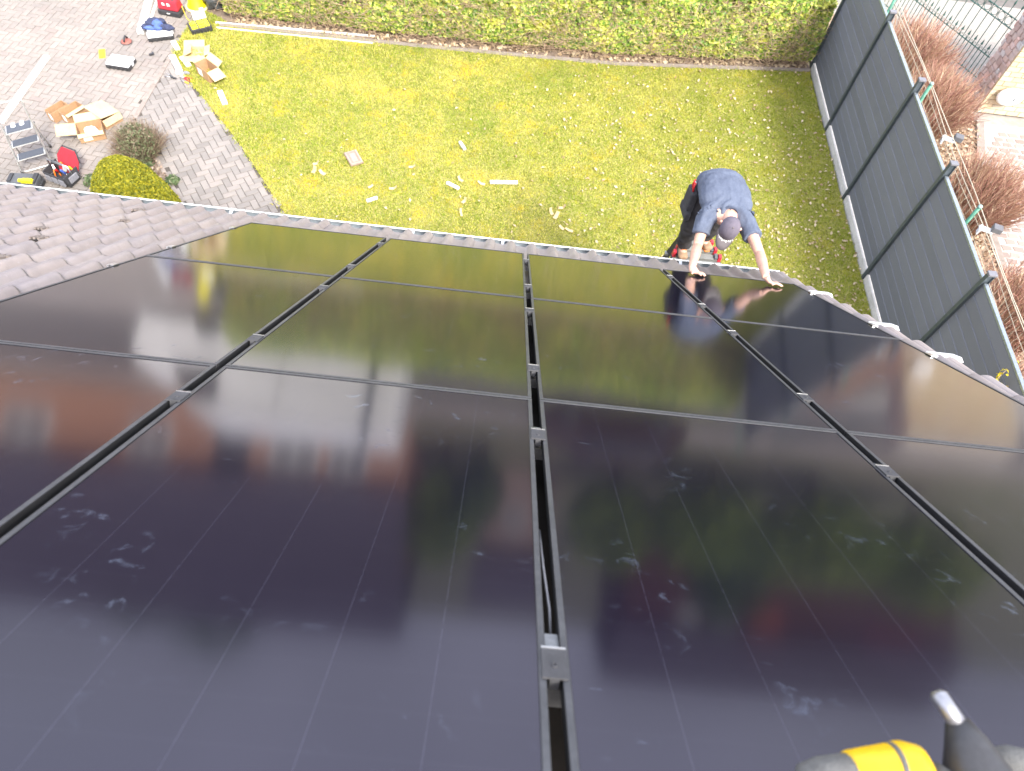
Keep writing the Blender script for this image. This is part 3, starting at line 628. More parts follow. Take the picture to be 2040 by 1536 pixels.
for i in range(len(ys) - 1):
    y0, y1 = ys[i + 1] + 0.03, ys[i] - 0.03; yc, ln = (y0 + y1) / 2, y1 - y0
    b = MB(); b.box((FX - 0.005, yc, Z0 / 2 - 0.02), (0.05, ln, Z0 + 0.03)); b.build('gravel_board', M_board, fence, bevel=0.005, world=True)
    for k in range(NP):
        b = MB(); zz = Z0 + 0.02 + k * PH
        # boards with a chamfered groove along their upper edge
        pf = [(-0.012, 0.003), (0.012, 0.003), (0.012, PH), (0.002, PH), (0.0, PH - 0.006), (-0.012, PH - 0.016)]
        V = [(FX + a, y0, zz + c) for a, c in pf] + [(FX + a, y1, zz + c) for a, c in pf]; m_ = len(pf)
        b.add(V, [tuple(range(m_)), tuple(range(2 * m_ - 1, m_ - 1, -1))] + [(j, (j + 1) % m_, m_ + (j + 1) % m_, m_ + j) for j in range(m_)])
        b.build('plank', M_plank, fence, world=True)
    b = MB(); zt = Z0 + 0.02 + NP * PH; b.box((FX, yc, zt + 0.014), (0.044, ln, 0.030)); b.build('cap_rail', M_cap, fence, bevel=0.004, world=True)
    pf = [(i_, k_) for i_, k_ in ()]

# ================================================================== NEIGHBOUR'S SIDE
M_yard = mat('pale_yard', (0.3013, 0.2772, 0.2471), (0.2531, 0.2321, 0.2049), 0.9, nscale=1.2, bump=0.3, bscale=80)
flat('yard', [(5.44, 2.0), (30, 2.0), (30, 15.6), (5.44, 15.6)], -0.015, M_yard)
M_mulch = mat('shrub_mulch', (0.22, 0.15, 0.10), (0.34, 0.25, 0.18), 0.95, nscale=12, bump=0.8, bscale=50)
flat('shrub_bed', [(5.46, 2.0), (7.6, 2.0), (7.6, 7.3), (7.75, 9.2), (8.3, 11.2), (8.3, 12.9), (5.46, 15.0)], -0.008, M_mulch)
q = pts_in([(5.6, 4), (7.6, 4), (7.6, 7.3), (7.75, 9.2), (8.3, 11.2), (8.3, 12.9), (5.6, 13.5)], 9000); P = np.concatenate([q, RNG.uniform(0.0, 0.03, (len(q), 1))], 1)
V, F = leaf_cloud(P, np.tile([0, 0, 1.0], (len(P), 1)), 0.045, 1.5, 0.6, 0.5)
link('shrub_litter', big_mesh('shrub_litter', V, F, leafmat('shrub_leaf_litter', [(0, (0.22, 0.13, 0.08)), (0.5, (0.42, 0.30, 0.20)), (1, (0.55, 0.43, 0.30))], 0.1)), kind='stuff')
# wire mesh fence with green posts
wf = thing('wire_fence', 'see-through wire mesh fence on green posts just behind the plank fence', 'fence', (5.72, 8, 0))
M_green = mat('green_post', (0.05, 0.20, 0.13), (0.07, 0.26, 0.17), 0.45, nscale=6)
M_wire = mat('pale_wire', (0.62, 0.56, 0.42), (0.50, 0.46, 0.34), 0.5, 0.2, nscale=6)
FW = 5.75
for yy in (13.9, 11.52, 9.25, 6.8, 4.4):
    b = MB(); b.tube([(FW, yy, 0), (FW, yy, 1.93)], 0.024, 10); o = b.build('post', M_green, wf, True, world=True)
    c_ = MB(); c_.lathe((FW, yy, 1.93), [(0.027, 0), (0.027, 0.025), (0.012, 0.04)], 10); c_.build('post_cap', mat('grey_green_cap', (0.25, 0.40, 0.36), (0.2, 0.35, 0.3), 0.5), o, True, world=True)
b = MB()
for zz in [0.1, 0.3, 0.5, 0.7, 0.9, 1.1, 1.3, 1.5, 1.64, 1.78]:
    pts = [(FW + 0.03 + 0.012 * math.sin(yy * 1.9 + zz), yy, zz + 0.012 * math.sin(yy * 2.3)) for yy in np.arange(3.0, 14.1, 0.4)]
    b.tube(pts, 0.0030, 5)
for dz in (0.0, 0.055):
    pts = [(FW + 0.035 + 0.02 * math.sin(yy * 1.5 + dz * 40), yy, 1.85 + dz + 0.015 * math.sin(yy * 2.1)) for yy in np.arange(3.0, 14.1, 0.4)]
    b.tube(pts, 0.0052, 6)
for yy in np.arange(3.05, 14.0, 0.10): b.tube([(FW + 0.026, yy, 0.05), (FW + 0.026, yy, 1.84)], 0.0028, 4, False)
b.build('wire_panel', M_wire, wf, world=True)
# red-stemmed shrubs
def shrub(name, label, c, R, H, n, mats_, cat='shrub', group=None, lean=0.0):
    t = thing(name, label, cat, (c[0], c[1], 0), group=group)
    a = RNG.uniform(0, 2 * np.pi, n); r0 = np.sqrt(RNG.uniform(0, 1, n)); el = RNG.uniform(0, 1, n)
    V_, F_ = [], []
    d = np.stack([np.cos(a) * r0 * R, np.sin(a) * r0 * R, H * np.sqrt(np.clip(1 - 0.55 * r0 ** 2, 0.1, 1))], 1)
    base = np.stack([np.cos(a) * r0 * R * 0.30, np.sin(a) * r0 * R * 0.30, np.zeros(n)], 1)
    dirs = d - base; ln = np.linalg.norm(dirs, axis=1) * RNG.uniform(0.55, 1.12, n)
    V1, F1 = twigs(base, dirs, ln, 0.0055, 0.12)
    # fine side shoots in the outer half
    m = int(n * 3.4); k = RNG.integers(0, n, m); tt = RNG.uniform(0.45, 0.95, m)
    sb = base[k] + dirs[k] / np.linalg.norm(dirs[k], axis=1)[:, None] * (ln[k] * tt)[:, None]
    sd = dirs[k] / np.linalg.norm(dirs[k], axis=1)[:, None] + RNG.normal(0, 0.33, (m, 3)) + np.array([0, 0, 0.2])
    V2, F2 = twigs(sb, sd, RNG.uniform(0.12, 0.32, m), 0.0042, 0.2)
    nf = len(F1)
    me = big_mesh('stems', np.concatenate([V1, V2]), np.concatenate([F1, F2 + len(V1)]), mats_)
    idx = np.zeros(len(me.polygons), np.int32); idx[nf:] = 1; me.polygons.foreach_set('material_index', idx)
    link('stems', me, t)
    return t
M_stem = leafmat('straw_stems', [(0, (0.30, 0.17, 0.10)), (0.5, (0.48, 0.30, 0.18)), (1, (0.60, 0.45, 0.30))], 0.0)
M_red = leafmat('red_twigs', [(0, (0.253, 0.1193, 0.09344)), (0.5, (0.391, 0.2034, 0.1509)), (0.85, (0.483, 0.2946, 0.2156)), (1, (0.598, 0.477, 0.3306))], 0.0)
for (c, R, H, n, lb) in [((6.95, 12.3), 0.85, 1.05, 1300, 'red-twigged bare shrub in front of the iron gate, farthest of the row'),
                         ((6.95, 10.75), 0.72, 1.15, 1300, 'red-twigged bare shrub beside the rubble gate pier, second farthest of the row'),
                         ((7.15, 8.55), 0.72, 1.2, 1300, 'red-twigged round shrub beside the paved yard, behind the middle fence bay'),
                         ((6.95, 6.35), 0.75, 1.15, 1200, 'brownish bare shrub behind the nearest visible fence bay, cut by the photo edge'),
                         ((6.3, 5.0), 0.6, 1.0, 700, 'brownish bare shrub low behind the near end of the fence')]:
    shrub('red_twig_shrub', lb, c, R, H, n, [M_stem, M_red], group='red-twigged shrubs behind the fence')
# square lamps clipped on the wire fence
lm = MB(); lm.box((0.13, 0, 0.03), (0.11, 0.10, 0.07)); lme = lm.mesh('lamp_head', mat('lamp_black', (0.09, 0.09, 0.095), (0.12, 0.12, 0.125), 0.5))
lb_ = MB(); lb_.box((0.03, 0.0, -0.03), (0.16, 0.09, 0.015)); lb_.box((-0.03, 0.0, -0.06), (0.02, 0.08, 0.10)); lbm = lb_.mesh('bracket', M_white)
for (pt, lb) in (((5.780, 8.243, 1.846), 'small black fence lamp on a white bracket, farther of the two behind the fence'), ((5.780, 6.532, 1.875), 'small black fence lamp on a white bracket, nearer of the two behind the fence')):
    t = thing('fence_lamp', lb, 'lamp', pt, rz=rad(-20), group='lamps on the wire fence')
    link('lamp_head', lme, t, bevel=0.008); link('bracket', lbm, t, bevel=0.003)
# iron gate and masonry pier
A = Vector((8.62, 12.62, 0)); Dg = Vector((-1.12, 1.87, 0)).normalized(); gl = 3.0
gate = thing('iron_gate', 'green wrought iron gate with spear points and a band of rings', 'gate', A)
M_iron = mat('green_iron', (0.05, 0.13, 0.105), (0.07, 0.16, 0.13), 0.5, 0.3, nscale=10)
def gp_(u, z): return A + Dg * u + Vector((0, 0, z))
for z_ in (0.10, 0.50, 1.06, 1.22):
    b = MB(); b.bar(gp_(0, z_), gp_(gl, z_), 0.022, 0.012); b.build('rail', M_iron, gate, world=True)
for i in range(18):
    u = 0.10 + i * 0.165
    b = MB(); b.tube([gp_(u, 0.02), gp_(u, 1.38)], 0.0075, 6); b.lathe(gp_(u, 1.38), [(0.008, 0), (0.02, 0.03), (0.002, 0.10)], 6); b.build('bar', M_iron, gate, world=True)
    u2 = u + 0.0825
    b = MB(); b.tube([gp_(u2, 0.02), gp_(u2, 0.60)], 0.007, 6); b.lathe(gp_(u2, 0.585), [(0.004, 0), (0.027, 0.012), (0.018, 0.035), (0.002, 0.10)], 6); b.build('spear', M_iron, gate, world=True)
    b = MB()
    for sgn in (1, -1):
        b.tube([gp_(u2 + sgn * (0.012 + 0.022 * (1 - math.cos(a))), 0.51 + 0.03 * math.sin(a) + 0.012 * a) for a in np.linspace(0, 4.2, 9)], 0.004, 5)
    b.build('scroll', M_iron, gate, world=True)
    if i < 17:
        b = MB(); cc = gp_(u + 0.0825, 1.14); b.tube([cc + Dg * 0.066 * math.cos(a) + Vector((0, 0, 0.066 * math.sin(a))) for a in np.linspace(0, 2 * math.pi, 17)], 0.0055, 5, False); b.build('ring', M_iron, gate, world=True)
pier = thing('gate_pier', 'gate pier with rubble stone side and yellow brick front', 'pier', (9.4, 12.2, 0))
PX0, PX1, PY0, PY1, PHT = 8.36, 10.6, 11.72, 12.32, 1.9
b = MB(); b.box(((PX0 + PX1) / 2 + 0.02, (PY0 + PY1) / 2 + 0.02, PHT / 2), (PX1 - PX0 - 0.03, PY1 - PY0 - 0.03, PHT)); b.build('mortar_core', mat('mortar', (0.52, 0.46, 0.40), (0.42, 0.37, 0.32), 0.95, nscale=10, bump=0.4), pier, world=True)
M_rub = mat('rubble_stone', (0, 0, 0), (0.5589, 0.4844, 0.4401), 0.9, nscale=8, piece=True, bump=0.6, bscale=60, stops=[(0, (0.354, 0.2322, 0.1992)), (0.4, (0.503, 0.4036, 0.3563)), (0.7, (0.6334, 0.4036, 0.3353)), (1, (0.4844, 0.4844, 0.4716))])
M_yb = mat('yellow_brick', (0, 0, 0), (0.42, 0.3192, 0.2016), 0.9, nscale=6, piece=True, stops=[(0, (0.5208, 0.42, 0.252)), (0.55, (0.5544, 0.4704, 0.3024)), (0.85, (0.4704, 0.3192, 0.21)), (1, (0.5544, 0.504, 0.3864))])
zz = 0.03
while zz < PHT - 0.1:
    hh = random.uniform(0.085, 0.13); yy = PY0 + 0.01
    while yy < PY1 - 0.06:
        ln = min(random.uniform(0.09, 0.19), PY1 - yy)
        b = MB(); j = lambda: random.uniform(-0.014, 0.014)
        b.add([(PX0 - 0.016 + j() * 0.6, yy + 0.019 + j(), zz + j()), (PX0 - 0.016 + j() * 0.6, yy + ln - 0.019 + j(), zz + j()), (PX0 - 0.016 + j() * 0.6, yy + ln - 0.019 + j(), zz + hh - 0.024 + j()), (PX0 - 0.016 + j() * 0.6, yy + 0.019 + j(), zz + hh - 0.024 + j()),
               (PX0 + 0.03, yy, zz), (PX0 + 0.03, yy + ln, zz), (PX0 + 0.03, yy + ln, zz + hh), (PX0 + 0.03, yy, zz + hh)], [(0, 1, 2, 3), (0, 4, 5, 1), (1, 5, 6, 2), (2, 6, 7, 3), (3, 7, 4, 0)])
        b.build('stone', M_rub, pier, world=True); yy += ln
    zz += hh
k = 0
for r in range(20):
    zz = 0.02 + r * 0.092; xx = PX0 + (0.0 if r % 2 else -0.11)
    while xx < PX1:
        a_, e_ = max(xx, PX0 + 0.004), min(xx + 0.215, PX1 - 0.004)
        if e_ - a_ > 0.05: b = MB(); b.box(((a_ + e_) / 2, PY0 + random.uniform(-0.002, 0.002), zz + 0.041), (e_ - a_, 0.05, 0.080)); b.build('brick', M_yb, pier, world=True)
        xx += 0.225
b = MB(); b.box(((PX0 + PX1) / 2, (PY0 + PY1) / 2, PHT + 0.03), (PX1 - PX0 + 0.08, PY1 - PY0 + 0.08, 0.06)); b.build('coping', mat('coping_stone', (0.5, 0.46, 0.4)), pier, bevel=0.01, world=True)
# white oval letterbox, low railing
_lz = (8.694, 11.620, 0.440)
lbx = thing('letterbox', 'white oval letterbox on the yellow brick front of the gate pier', 'letterbox', (_lz[0], 11.60, _lz[2]))
b = MB(); b.lathe((0, 0, 0), [(0.19, -0.05), (0.21, -0.01), (0.20, 0.03), (0.16, 0.055), (0.01, 0.065)], 28, Matrix.Rotation(math.pi / 2, 3, 'X')); [None]
b.v = [(v[0] * 1.15, v[1], v[2] * 0.8) for v in b.v]; b.build('body', M_white, lbx, True)
b = MB(); b.box((0.05, -0.068, 0.0), (0.02, 0.006, 0.06)); b.build('keyhole', M_post, lbx)
ra, rb = Vector((8.989, 11.811, 0.000)), Vector((9.676, 11.821, -0.000))
rl2 = thing('low_railing', 'short row of dark upright bars low in front of the gate pier', 'railing', ra)
b = MB(); b.bar(ra + Vector((0, 0, 0.22)), rb + Vector((0, 0, 0.22)), 0.018, 0.012); b.build('rail', M_iron, rl2, world=True)
for i in range(8):
    p = ra.lerp(rb, i / 7); b = MB(); b.tube([p, p + Vector((0, 0, 0.42))], 0.009, 6); b.build('bar', M_post, rl2, world=True)
# natural stone setts of the yard
setts = flat('sett_paving', [(7.62, 3.5), (10.6, 3.5), (10.6, 11.5), (8.45, 11.4), (7.78, 9.2), (7.66, 7.3)], -0.011, mat('sett_mortar', (0.40, 0.37, 0.33), (0.34, 0.31, 0.275), 0.9, nscale=5))
M_sett = mat('sett_stone', (0, 0, 0), (0.2356, 0.1922, 0.1674), 0.9, nscale=8, piece=True, stops=[(0, (0.2046, 0.1581, 0.1364)), (0.5, (0.2604, 0.2077, 0.1798)), (1, (0.31, 0.2604, 0.2232))])
smes = []
for k in range(4):
    b = MB(); j = lambda: random.uniform(-0.02, 0.02); h0 = [(-0.085 + j(), -0.06 + j()), (0.085 + j(), -0.06 + j()), (0.085 + j(), 0.06 + j()), (-0.085 + j(), 0.06 + j())]
    b.add([(a, c, -0.02) for a, c in h0] + [(a * 0.9, c * 0.9, 0.006) for a, c in h0], [(4, 5, 6, 7)] + [(i, (i + 1) % 4, 4 + (i + 1) % 4, 4 + i) for i in range(4)]); smes.append(b.mesh('sett', M_sett))
cnt = 0; spts = []
for r in range(60):
    for c_ in range(18):
        xx = 7.72 + c_ * 0.20 + (0.1 if r % 2 else 0) + random.uniform(-0.015, 0.015); yy = 3.9 + r * 0.145 + random.uniform(-0.012, 0.012)
        if in_poly([xx], [yy], [(7.72, 3.6), (10.5, 3.6), (10.5, 11.3), (8.55, 11.2), (7.9, 9.2), (7.76, 7.3)])[0]: spts.append((abs(yy - 8.3) + (xx - 8) * 0.6, xx, yy))
spts.sort()
for (_, xx, yy) in spts[:290]:
    o = bpy.data.objects.new('sett', random.choice(smes)); COL.objects.link(o); o.parent = setts; o.location = (xx, yy, -0.011); o.rotation_euler = (0, 0, random.uniform(-0.12, 0.12))
b = MB()
for (_, xx, yy) in spts[290:]:
    mm = random.choice(smes); b.add([(v.co.x + xx, v.co.y + yy, v.co.z - 0.011) for v in mm.vertices], [tuple(p.vertices) for p in mm.polygons])
if b.v: b.build('sett_field', M_sett, setts, kind='stuff')
b = MB()
for i in range(9):
    p0 = Vector((7.6 + 0.02 * i, 7.4, 0)); 
edge = [(7.62, 3.6), (7.66, 7.3), (7.78, 9.2), (8.38, 11.45)]
kerb_line('yard_kerb', [(7.62, 3.6), (7.66, 7.3), (7.78, 9.2), (8.38, 11.45)], 0.6, 0.14, 0.02)
# forsythia sprig by the verge
FT = [(5.416, 4.408, 2.000), (5.285, 4.304, 1.980), (5.459, 4.277, 1.920), (5.264, 4.191, 1.900), (5.496, 4.396, 1.800), (5.375, 4.211, 1.850)]
FB = (FT[1][0] + 0.05, FT[1][1] - 0.10, 0.0)
fs = thing('forsythia', 'slender yellow flowering shrub in front of the fence by the roof verge', 'shrub', FB)
b = MB(); tips = FT
for (qx, qy, qz) in FT:
    b.tube([FB, ((FB[0] * 2 + qx) / 3, (FB[1] * 2 + qy) / 3, qz * 0.55), (qx, qy, qz)], [0.01, 0.007, 0.003], 6)
b.build('stems', M_twig, fs, True, world=True)
P = np.concatenate([np.array(FB) * (1 - 0.0) + (np.array(t_) - np.array(FB)) * RNG.uniform(0.80, 1.0, (44, 1)) + RNG.normal(0, 0.017, (44, 3)) for t_ in tips])
V, F = leaf_cloud(P, np.tile([0, -0.4, 1.0], (len(P), 1)), 0.021, 2.0, 0.8, 0.4)
link('blossom', big_mesh('blossom', V, F, leafmat('yellow_blossom', [(0, (0.42, 0.32, 0.01)), (0.6, (0.68, 0.52, 0.015)), (1, (0.60, 0.52, 0.06))], 0.25)), fs, world=True)

# ================================================================== SHRUBS BY THE DRIVE
def ico_pts(n, c, r, zlo=-0.3):
    v = RNG.normal(0, 1, (n * 2, 3)); v /= np.linalg.norm(v, axis=1)[:, None]; v = v[v[:, 2] > zlo][:n]
    return v, v * np.array(r) + np.array(c)
con = thing('clipped_conifer', 'smoothly clipped yellow-green conifer in the bed beside the path', 'shrub', (-5.04, 6.60, 0))
n = 46000; t_ = RNG.uniform(0, 1, n) ** 0.8; a = RNG.uniform(0, 2 * np.pi, n)
CH = 1.22
def con_r(t): return 0.56 * np.sqrt(np.clip(1 - np.abs(t * 1.0) ** 2.3, 0, 1)) * (1 - 0.10 * t) + 0.01
r = con_r(t_) * (1 + 0.035 * np.sin(a * 3 + 1) + 0.02 * np.sin(a * 7 + t_ * 9)) - RNG.exponential(0.022, n)
P = np.stack([np.cos(a) * r, np.sin(a) * r, t_ * CH + 0.02], 1)
lump = np.array([mnoise.noise(Vector(p) * 9) for p in P]); P[:, :2] *= (1 + lump * 0.035)[:, None]
P = P[(lump > -0.38) | (RNG.uniform(0, 1, n) < 0.35)]; aa = np.arctan2(P[:, 1], P[:, 0]); tt = P[:, 2] / CH
NN = np.stack([np.cos(aa) * (1 - tt * 0.6), np.sin(aa) * (1 - tt * 0.6), 0.35 + tt], 1)
V, F = leaf_cloud(P, NN, 0.024, 1.7, 0.75, 0.5)
link('foliage', big_mesh('conifer_foliage', V, F, leafmat('conifer_leaf', [(0, (0.07, 0.09, 0.008)), (0.35, (0.16, 0.17, 0.011)), (0.7, (0.26, 0.25, 0.014)), (1, (0.38, 0.33, 0.022))], 0.2, patch=[(5, 0.5, 0.7, (0.30, 0.27, 0.015), 0.45)])), con)
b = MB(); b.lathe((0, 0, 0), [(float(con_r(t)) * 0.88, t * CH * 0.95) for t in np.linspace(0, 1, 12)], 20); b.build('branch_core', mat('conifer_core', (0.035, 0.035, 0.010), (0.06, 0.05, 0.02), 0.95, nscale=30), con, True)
lav = thing('loose_shrub', 'loose greyish green and brown twiggy shrub behind the clipped conifer', 'shrub', (-5.647, 8.104, 0.000))
n = 1500; a = RNG.uniform(0, 2 * np.pi, n); r0 = np.sqrt(RNG.uniform(0, 1, n))
d = np.stack([np.cos(a) * r0 * 0.32, np.sin(a) * r0 * 0.32, 0.58 - 0.36 * r0 ** 2], 1)
V1, F1 = twigs(np.stack([np.cos(a) * r0 * 0.17, np.sin(a) * r0 * 0.17, np.zeros(n)], 1), d, np.linalg.norm(d, axis=1) * RNG.uniform(0.6, 1.05, n), 0.004, 0.15)
link('stems', big_mesh('lav_stems', V1, F1, leafmat('grey_brown_stem', [(0, (0.17, 0.12, 0.085)), (0.5, (0.28, 0.20, 0.15)), (1, (0.36, 0.31, 0.20))], 0)), lav)
v, P = ico_pts(3600, (0, 0, 0.12), (0.29, 0.29, 0.38), -0.1); P = P * RNG.uniform(0.5, 1.05, (len(P), 1)); P[:, 2] = np.abs(P[:, 2])
V, F = leaf_cloud(P, v, 0.024, 2.0, 0.9, 0.3)
link('foliage', big_mesh('lav_leaves', V, F, leafmat('grey_green_leaf', [(0, (0.06, 0.085, 0.035)), (0.5, (0.13, 0.155, 0.07)), (0.8, (0.20, 0.20, 0.12)), (1, (0.26, 0.19, 0.14))], 0.15)), lav)
M_weed = leafmat('weed_leaf', [(0, (0.05, 0.0825, 0.03)), (0.6, (0.1, 0.1425, 0.06)), (1, (0.22, 0.225, 0.13))], 0.2)
for (pt, lb, s) in (((-5.023, 7.613, 0.000), 'small green rosette plant on the soil at the right of the clipped conifer', 0.10), ((-5.530, 7.922, 0.000), 'low bright green plant at the foot of the loose shrub', 0.13), ((-6.134, 7.417, -0.000), 'small greyish green plant at the left of the clipped conifer', 0.13)):
    t = thing('small_plant', lb, 'plant', pt, group='small plants in the bed')
    v, P = ico_pts(160, (0, 0, 0.02), (s, s, s * 0.9), 0); P = P * RNG.uniform(0.3, 1, (len(P), 1)); V, F = leaf_cloud(P, v + np.array([0, 0, 0.6]), 0.036, 1.8, 0.4, 0.3); link('leaves', big_mesh('weed', V, F, M_weed), t)

# ================================================================== THINGS ON THE DRIVE
M_card = mat('cardboard', (0.40, 0.25, 0.135), (0.34, 0.20, 0.105), 0.85, nscale=5)
M_cardp = mat('cardboard_pale_lit', (0.56, 0.43, 0.24), (0.50, 0.37, 0.20), 0.85, nscale=5)  # sky light on the flaps is put into this paler colour
M_paper = mat('white_label', (0.80, 0.79, 0.76), (0.74, 0.73, 0.70), 0.7, nscale=10)
M_black = mat('black_plastic', (0.028, 0.028, 0.030), (0.045, 0.045, 0.048), 0.45, nscale=12)
M_dgrey = mat('dark_grey_plastic', (0.075, 0.08, 0.085), (0.10, 0.105, 0.11), 0.5, nscale=12)
M_redf = mat('red_fabric', (0.42, 0.022, 0.04), (0.34, 0.018, 0.03), 0.8, nscale=14)
M_yel = mat('yellow_plastic', (0.72, 0.66, 0.012), (0.66, 0.58, 0.012), 0.45, nscale=8)
M_foam = mat('white_foam', (0.84, 0.85, 0.84), (0.78, 0.79, 0.78), 0.8, nscale=12)
M_greyf = mat('grey_fabric', (0.23, 0.23, 0.25), (0.18, 0.18, 0.20), 0.9, nscale=30)
M_bfab = mat('black_fabric', (0.03, 0.03, 0.034), (0.05, 0.05, 0.055), 0.9, nscale=30)
def flap_sheet(p0, p1, outv, L, t=0.005):
    p0, p1, o = Vector(p0), Vector(p1), Vector(outv).normalized() * L
    return [p0, p1, p1 + o, p0 + o]
def carton(label, loc, rz, L, W, H, flaps, group, labelside=None, mb=None, mf=None):
    t = thing('cardboard_box', label, 'box', loc, rz, group); th = 0.006; x, y = L / 2, W / 2
    b = MB(); b.box((0, 0, th / 2 + 0.002), (L, W, th)); b.box((0, y - th / 2, H / 2 + th), (L, th, H - th)); b.box((0, -y + th / 2, H / 2 + th), (L, th, H - th)); b.box((x - th / 2, 0, H / 2 + th), (th, W - 2 * th - 0.001, H - th)); b.box((-x + th / 2, 0, H / 2 + th), (th, W - 2 * th - 0.001, H - th))
    b.build('body', mb or M_card, t)
    for (side, ang, ln) in flaps:          # ang: 0 = closed over the opening, 180 = folded right out, 270 hanging down
        a_ = rad(ang)
        s = {'+x': ((x, -y, H), (x, y, H), (-1, 0)), '-x': ((-x, -y, H), (-x, y, H), (1, 0)), '+y': ((-x, y, H), (x, y, H), (0, -1)), '-y': ((-x, -y, H), (x, -y, H), (0, 1))}[side]
        o = Vector((s[2][0] * math.cos(a_), s[2][1] * math.cos(a_), math.sin(a_)))
        off = Vector((0, 0, 0.003 + (0.006 if side in ('+y', '-y') and ang < 20 else 0)))
        f = MB(); P = flap_sheet(Vector(s[0]) + off, Vector(s[1]) + off, o, ln); f.sheet(P, 0.0045); f.build('flap', mf or M_cardp, t)
    if labelside:
        f = MB(); sgn = -1 if labelside[0] == '-' else 1
        if labelside[1] == 'y': f.box((-x * 0.35, sgn * (y + 0.002), H * 0.5), (L * 0.34, 0.002, H * 0.6))
        else: f.box((sgn * (x + 0.002), -y * 0.2, H * 0.5), (0.002, W * 0.4, H * 0.6))
        f.build('shipping_label', M_paper, t)
    return t
BX = 'open cardboard boxes by the drive and lawn'
carton('narrow open cardboard box, leftmost of the cluster on the drive', (-7.127, 8.735, 0.000), rad(62), 0.30, 0.15, 0.17, [], BX, '-x')
carton('open cardboard box next to the leftmost one of the cluster on the drive', (-6.916, 8.749, 0.000), rad(62), 0.32, 0.17, 0.17, [('-y', 200, 0.05)], BX, '-x')
carton('cardboard box with a wide pale lid on top, rearmost of the cluster on the drive', (-6.448, 8.786, 0.000), rad(-32), 0.42, 0.30, 0.16, [('+y', 8, 0.31), ('+x', 250, 0.1)], BX, '-y')
carton('cardboard box with pale flaps spread and white wrapping inside, front of the cluster', (-6.499, 8.394, 0.000), rad(28), 0.36, 0.28, 0.16, [('-x', 172, 0.27), ('+y', 165, 0.15), ('-y', 215, 0.06)], BX, '-y')
def crumple(name, label, cat, loc, r, m, seed, zs=0.6, group=None, amp=0.35):
    rnd = random.Random(seed); b = MB(); bm = bmesh.new(); bmesh.ops.create_icosphere(bm, subdivisions=2, radius=1)
    for v in bm.verts:
        k = 1 + amp * mnoise.noise(v.co * 1.7 + Vector((seed, 0, 0))) + amp * 0.5 * mnoise.noise(v.co * 4 + Vector((seed, 5, 0))); v.co = Vector((v.co.x * r[0] * k, v.co.y * r[1] * k, max(-0.0, v.co.z * k + 0.55) * r[2]))
    me = bpy.data.meshes.new(name); bm.to_mesh(me); bm.free(); me.materials.append(m)
    o = link(name, me, loc=loc); return tag(o, label, cat, group)
crumple('packing_paper', 'crumpled white wrapping inside the front cardboard box', 'packing', Vector((-6.481, 8.371, 0.020)), (0.12, 0.09, 0.10), M_foam, 3)
# boxes at the lawn edge
carton('tall cardboard box with pale spread flaps and a white label on the lawn edge', (-5.242, 10.127, 0.000), rad(-38), 0.34, 0.22, 0.20, [('+x', 200, 0.2), ('-x', 190, 0.1), ('+y', 150, 0.12)], BX, '-y')
t = carton('flattened pale cardboard sheet box lying on the lawn edge behind the tipped box', (-5.661, 10.663, 0.000), rad(15), 0.34, 0.26, 0.05, [('+x', 160, 0.1), ('+y', 172, 0.16), ('-y', 178, 0.16), ('-x', 25, 0.16)], BX, None, M_cardp)
# white foam blocks
def slab(name, label, cat, px0, px1, w, h, m, group=None, bev=0.004, z=0.0, notch=False):
    a_, c_ = Vector(px0), Vector(px1); d = c_ - a_; o = thing(name, label, cat, (a_ + c_) / 2 + Vector((0, 0, z)), math.atan2(d.y, d.x), group) if notch else None
    b = MB(); b.box((0, 0, h / 2), (d.length, w, h))
    if not o:
        o = b.build(name, m, None, bevel=bev); o.location = (a_ + c_) / 2 + Vector((0, 0, z)); o.rotation_euler = (0, 0, math.atan2(d.y, d.x)); tag(o, label, cat, group)
    return o
FG = 'white packing strips lying about'
slab('foam_strip', 'white foam strip on the drive edge below the yellow open case', 'packing', (-6.100, 10.909, 0.000), (-5.956, 10.704, 0.000), 0.085, 0.04, M_foam, FG)
slab('foam_strip', 'longest white foam strip, beside the tool pile at the path', 'packing', (-5.986, 10.511, 0.000), (-5.755, 10.164, 0.000), 0.10, 0.05, M_foam, FG)
slab('foam_strip', 'white foam strip on the grass between path and flattened carton', 'packing', (-5.826, 10.515, 0.000), (-5.643, 10.311, 0.000), 0.085, 0.04, M_foam, FG)
slab('foam_strip', 'white foam strip alone on the lawn below the tipped cardboard box', 'packing', (-4.967, 9.762, 0.000), (-4.788, 9.456, 0.000), 0.085, 0.03, M_foam, FG)
